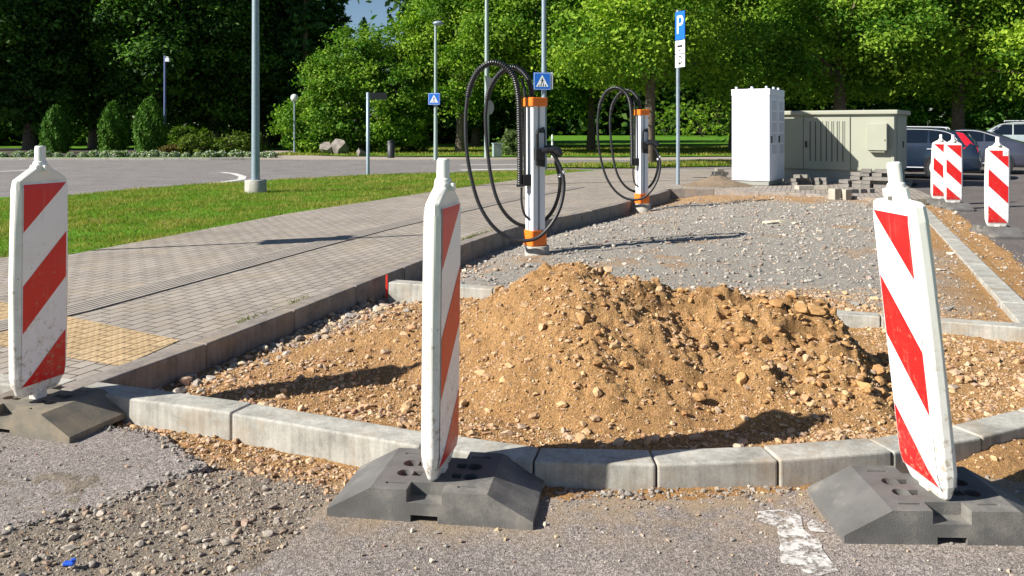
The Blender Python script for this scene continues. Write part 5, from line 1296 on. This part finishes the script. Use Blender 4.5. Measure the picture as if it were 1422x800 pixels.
def make_tree(name, label, cat, h, w, base, seed, cols, nclump, nleaf, ls, clump_r=0.6, tr=0.2, group=None, mat='leaf', lobes=None, aspect=0.55, hollow=0.4):
    t = thing(name, (0, 0, 0), label, cat, 0, group); lob = lobes or tree_lobes(h, w, base, seed)
    V, Q, C, cc = crown_mesh(lob, nclump, nleaf, ls, cols, seed, clump_r, aspect=aspect, hollow=hollow)
    np_obj('crown', V, Q, MT[mat], C, t)
    pick = cc[np.random.default_rng(seed).choice(len(cc), min(16, len(cc)), replace=False)]
    trunk_mb(h * 0.85, tr, 0.01, [tuple(p) for p in pick], seed).build('trunk', MT['bark'], t)
    return t
def spruce(label, h, w, seed, cols, group=None, base=0.6, n=9000, ls=0.16):
    t = thing('spruce_tree', (0, 0, 0), label, 'spruce tree', 0, group); rg = np.random.default_rng(seed)
    nb = int(h * 15); V = []; C = []
    zb = base + (h - base) * rg.random(nb) ** 0.85; az = rg.uniform(0, 6.283, nb); Lb = w * (1 - (zb - base) / (h - base)) ** 0.8 * rg.uniform(0.75, 1.12, nb) + 0.12
    per = max(10, n // nb)
    for i in range(nb):
        s = rg.random(per) ** 0.6; spread = 0.20 * Lb[i] * (1 - s * 0.5) + 0.05
        r = s * Lb[i]; x = np.cos(az[i]) * r + rg.normal(0, 1, per) * spread * 0.8 * np.abs(np.sin(az[i])); y = np.sin(az[i]) * r + rg.normal(0, 1, per) * spread * 0.8 * np.abs(np.cos(az[i]))
        z = zb[i] - 0.38 * r + 0.22 * r * s + rg.normal(0, 0.06, per)
        V.append(leaf_quads(np.stack([x, y, z], 1), np.array([0, 0, 1.1]), ls, 0.32, rg, 0.6)); tn = np.clip(rg.uniform(0, 1) + rg.normal(0, .15, per), 0, 1)[:, None]
        C.append(np.repeat((np.array(cols[0]) * (1 - tn) + np.array(cols[1]) * tn) * rg.uniform(.75, 1.25, (per, 1)), 4, 0))
    V = np.concatenate(V); C = np.concatenate(C); np_obj('crown', V, np.arange(len(V)).reshape(-1, 4), MT['needle'], C, t)
    trunk_mb(h * 0.96, 0.02 * h, 0.0, None, seed).build('trunk', MT['bark'], t); return t
def put(t, px, Y, rz=0.0, s=1.0, z=0.0, label=None):
    t.location = (*xy(px, Y), z); t.rotation_euler = (0, 0, rz); t.scale = (s, s, s)
    if label: t['label'] = label
    return t
GT = 'broadleaf trees along the park edge'
lime = make_tree('lime_tree', 'tree with sunlit bare lower trunk behind the farther charging post', 'tree', 11.5, 4.1, 2.5, 5, LIGHT, 400, 130, 0.083, 0.8, 0.24, GT); put(lime, 903, 32.0, 0.4)
lob = [(0, 0, 2.2, 3.4, 2.6, 2.4), (-2.4, -0.6, 1.5, 2.0, 1.7, 1.6), (1.8, -0.4, 3.6, 2.6, 2.2, 2.6), (0.4, 0, 5.2, 2.6, 2.2, 2.2), (-1.0, -0.4, 4.0, 2.3, 2.0, 2.0), (2.6, -0.4, 1.8, 1.8, 1.6, 1.5), (-3.3, 0, 2.3, 1.3, 1.2, 1.3)]
big = make_tree('leafy_tree', 'bright green tree with foliage down to the ground beside the boulders', 'tree', 7, 4, 0.2, 8, LIGHT, 560, 120, 0.092, 0.62, 0.18, GT, lobes=lob, hollow=0.5); put(big, 500, 48)
t2 = make_tree('leafy_tree', 'bright tree behind the slender street lamp, taller than its bushy neighbour', 'tree', 14, 4.6, 2.4, 12, LIGHT, 430, 150, 0.10, 0.95, 0.25, GT); put(t2, 640, 47, 1.0)
t3 = copy_tree(t2); put(t3, 735, 45, 3.4, 0.95, label='broad tree behind the nearer charging post and crossing sign')
t4 = copy_tree(t2); put(t4, 640, 57, 2.2, 1.05, label='tall tree rising right of the gap of sky above the bushy tree')
r1 = make_tree('leafy_tree', 'wide tree with low hanging sunlit boughs above the white cabinet', 'tree', 13, 5.4, 2.7, 21, LIGHT, 520, 165, 0.090, 0.95, 0.3, GT); put(r1, 1165, 36, 0.3)
r2 = copy_tree(r1); put(r2, 1330, 37, 2.0, 1.0, label='wide tree with sunlit boughs above the two overlapping beacons')
r3 = copy_tree(r1); put(r3, 1480, 40, 4.1, 1.0, label='wide tree above the pale car at the frame edge')
r4 = copy_tree(t2); put(r4, 1020, 52, 0.8, 1.1, label='tree standing back between the parking sign and the white cabinet')
r5 = copy_tree(t2); put(r5, 820, 53, 5.0, 1.05, label='tree with thin dark trunk on the shaded lawn behind the farther charger loops')
# dark trees
DT = 'dark trees of the park'
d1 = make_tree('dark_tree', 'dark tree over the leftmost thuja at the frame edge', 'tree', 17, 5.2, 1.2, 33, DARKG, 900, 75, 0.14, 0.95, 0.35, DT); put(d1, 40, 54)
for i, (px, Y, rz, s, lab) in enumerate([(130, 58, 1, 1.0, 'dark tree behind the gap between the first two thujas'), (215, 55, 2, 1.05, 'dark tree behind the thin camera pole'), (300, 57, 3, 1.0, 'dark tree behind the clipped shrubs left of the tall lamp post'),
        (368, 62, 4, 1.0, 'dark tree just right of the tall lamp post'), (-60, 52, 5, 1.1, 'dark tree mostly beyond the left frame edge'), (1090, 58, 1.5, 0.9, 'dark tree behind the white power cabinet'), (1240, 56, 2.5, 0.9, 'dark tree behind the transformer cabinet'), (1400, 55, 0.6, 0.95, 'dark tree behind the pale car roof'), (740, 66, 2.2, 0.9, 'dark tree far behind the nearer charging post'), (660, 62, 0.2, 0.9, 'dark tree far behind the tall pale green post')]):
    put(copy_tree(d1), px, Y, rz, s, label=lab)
sp1 = spruce('dark spruce with its tip left of the gap of sky', 13.5, 2.6, 3, SPRU, 'spruces in the park', n=9000, ls=0.2); put(sp1, 465, 62)
for px, Y, rz, s, lab in ((425, 58, 1, 1.1, 'tall spruce between the lamp post and the bushy tree'), (395, 66, 2, 1.25, 'tall spruce behind the globe lamp'), (505, 75, 3, 0.84, 'distant spruce whose tip rises into the gap of sky')):
    put(copy_tree(sp1), px, Y, rz, s, label=lab)
# thujas
def thuja(label, seed, h=2.6, w=0.85):
    t = thing('thuja', (0, 0, 0), label, 'thuja', 0, 'clipped thujas behind the flower bed'); rg = np.random.default_rng(seed); n = 9000
    f = rg.random(n); a = rg.uniform(0, 6.283, n); rad_ = w * np.sqrt(np.clip(np.sin(np.pi * np.clip(0.16 + 0.84 * f, 0, 1)), 0, 1)) * (1 - 0.25 * f) * (0.86 + 0.30 * rg.random(n) ** 2 + 0.13 * np.sin(a * 3 + seed + f * 4) + 0.12 * np.sin(a * 7 + f * 11 + seed)) * (0.75 + 0.25 * rg.random(n))
    c = np.stack([rad_ * np.cos(a), rad_ * np.sin(a), 0.08 + f * h + rg.normal(0, .05, n) + 0.16 * rg.random(n) ** 4], 1)
    V = leaf_quads(c, np.stack([np.cos(a), np.sin(a), 0.2 + 0 * a], 1) * 1.0, 0.11, 0.24, rg, -2.2)
    tn = np.clip(rg.random((n, 1)) , 0, 1); C = (np.array((0.040, 0.115, 0.012)) * (1 - tn) + np.array((0.10, 0.215, 0.026)) * tn)
    np_obj('crown', V, np.arange(len(V)).reshape(-1, 4), MT['needle'], np.repeat(C, 4, 0), t)
    m = MB(); m.tube([(0, 0, -0.1), (0, 0, h * 0.8)], [0.07, 0.02], 8); m.build('trunk', MT['bark'], t); return t
th = thuja('dim thuja nearest the left frame edge', 4, 2.45, 0.85); put(th, 78, 46)
put(thuja('middle one of the three clipped thujas, narrower at its top', 5, 2.6, 0.8), 157, 44.5)
put(thuja('largest and brightest thuja beside the thin camera pole', 6, 2.85, 0.9), 209, 44)
# shrubs
def shrub(label, seed, w, h, cols, group, up=True, n=1800, ls=0.09):
    t = thing('shrub', (0, 0, 0), label, 'shrub', 0, group)
    lob = [(0, 0, h * 0.45, w, w * 0.8, h * 0.5), (-w * 0.5, 0, h * 0.4, w * 0.6, w * 0.6, h * 0.45), (w * 0.5, 0, h * 0.42, w * 0.6, w * 0.6, h * 0.5)]
    V, Q, C, cc = crown_mesh(lob, n // 20, 20, ls, cols, seed, 0.22, aspect=0.35); np_obj('foliage', V, Q, MT['leaf'], C, t)
    m = MB(); rg = random.Random(seed)
    for k in range(6): a = k; m.tube([(0, 0, -0.05), (rg.uniform(-.5, .5) * w, rg.uniform(-.4, .4) * w, h * 0.75)], [0.03, 0.008], 6)
    m.build('stems', MT['bark'], t); return t
GS = 'shrubs behind the white flowers'
put(shrub('reddish brown low shrub beside the largest thuja', 1, 0.55, 0.65, [(0.10, 0.06, 0.02), (0.16, 0.13, 0.03)], GS), 240, 42)
put(shrub('yellow green shrub in the middle of the bed, left of its twin', 2, 0.95, 1.25, [(0.075, 0.12, 0.016), (0.15, 0.20, 0.03)], GS, n=2600), 275, 42)
put(shrub('yellow green shrub just left of the tall lamp post', 3, 0.85, 1.3, [(0.07, 0.115, 0.016), (0.14, 0.19, 0.03)], GS, n=2600), 325, 42)
put(shrub('mid green shrub partly behind the tall lamp post', 4, 0.6, 1.2, [(0.04, 0.08, 0.012), (0.09, 0.14, 0.02)], GS), 350, 43.5)
put(shrub('pale willowy shrub left of the nearer charging post', 5, 0.62, 1.45, [(0.10, 0.14, 0.05), (0.19, 0.24, 0.10)], GS, n=2400), 712, 43)
for i, (px, Y, w, h, lab) in enumerate([(975, 130, 7, 7, 'sunlit far bush at the end of the lawn by the parking sign'), (925, 140, 6, 6, 'sunlit far bush seen behind the lime trunk'), (1005, 150, 6, 8, 'sunlit far bush next to the white cabinet edge'), (380, 75, 2.0, 2.4, 'sunlit bush seen under the spruces beside the tall lamp post'), (255, 47, 1.2, 1.7, 'dark upright bush behind the reddish low shrub'),
        (1300, 60, 3, 4.5, 'green bush behind the blue grey estate car'), (1395, 62, 3, 4.5, 'green bush behind the dark silver saloon'), (1120, 62, 3, 4, 'green bush glimpsed over the transformer cabinet lid'), (575, 50, 0.9, 1.1, 'low green bush at the foot of the bright trees by the bin')]):
    put(shrub(lab, 30 + i, w, h, MIDG if i not in (0, 1, 2) else LIGHT, 'bushes in the park', n=3000 if w > 2 else 1800, ls=0.10 if w < 2 else 0.24), px, Y)
# white flowering clumps along the bed
fl = []
def flower(label):
    t = thing('flower_clump', (0, 0, 0), label, 'flower clump', 0, 'white edged flower clumps along the bed'); rg = np.random.default_rng(77); n = 420
    d = rg.normal(size=(n, 3)); d /= np.linalg.norm(d, axis=1)[:, None]; d[:, 2] = np.abs(d[:, 2]); c = d * np.array([0.40, 0.28, 0.30]) * (0.7 + 0.35 * rg.random((n, 1)))
    V = leaf_quads(c, d * 1.2 + np.array([0, 0, .6]), 0.055, 0.5, rg); w = rg.random((n, 1)) < 0.45
    C = np.where(w, np.array([[0.62, 0.66, 0.56]]), np.array([[0.10, 0.17, 0.04]])) * rg.uniform(.75, 1.1, (n, 1)); np_obj('leaves', V, np.arange(len(V)).reshape(-1, 4), MT['grass'], np.repeat(C, 4, 0), t); return t
f0 = flower('white edged clump in the row between the bed and the far road')
for i, px in enumerate([4, 26, 45, 62, 80, 98, 115, 130, 146, 160, 173, 187, 200, 214, 228, 243, 258, 275, 292, 308, 328, 345, 366, 376]):
    o = f0 if i == 0 else copy_tree(f0); put(o, px, 39.6 + R.uniform(-.3, .3), R.uniform(0, 6), R.uniform(0.75, 1.15), 0.03)

# the wood behind, one mass of foliage with trunks nobody could count
def wood():
    rg = np.random.default_rng(5); cl = []
    for px0, px1, Y0, Y1, n in ((-250, 450, 64, 80, 800), (570, 740, 74, 88, 320), (1040, 1700, 68, 84, 900), (690, 1090, 160, 185, 2600), (-300, 1700, 130, 150, 0)):
        px = rg.uniform(px0, px1, n); Y = rg.uniform(Y0, Y1, n); z = rg.uniform(0.3, 17 * Y0 / 75, n); x = (px - CX) * Y / F; cl.append(np.stack([x, Y, z], 1))
    cc = np.concatenate(cl); idx = np.repeat(np.arange(len(cc)), 42); g = rg.normal(size=(len(idx), 3)) * np.array([1.4, 1.2, 0.8]) * (cc[idx][:, 1:2] / 80)
    V = leaf_quads(cc[idx] + g, np.array([0, -0.3, .8]), 0.42 * np.maximum(cc[idx][:, 1:2] / 80, 1), 0.55, rg)
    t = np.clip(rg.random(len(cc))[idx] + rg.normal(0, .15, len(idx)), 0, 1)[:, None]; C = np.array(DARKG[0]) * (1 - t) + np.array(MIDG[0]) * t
    o = np_obj('forest', V, np.arange(len(V)).reshape(-1, 4), MT['leaf'], np.repeat(C, 4, 0)); tag(o, 'dense dark wood closing the view behind the park trees', 'forest', kind='stuff')
wood()
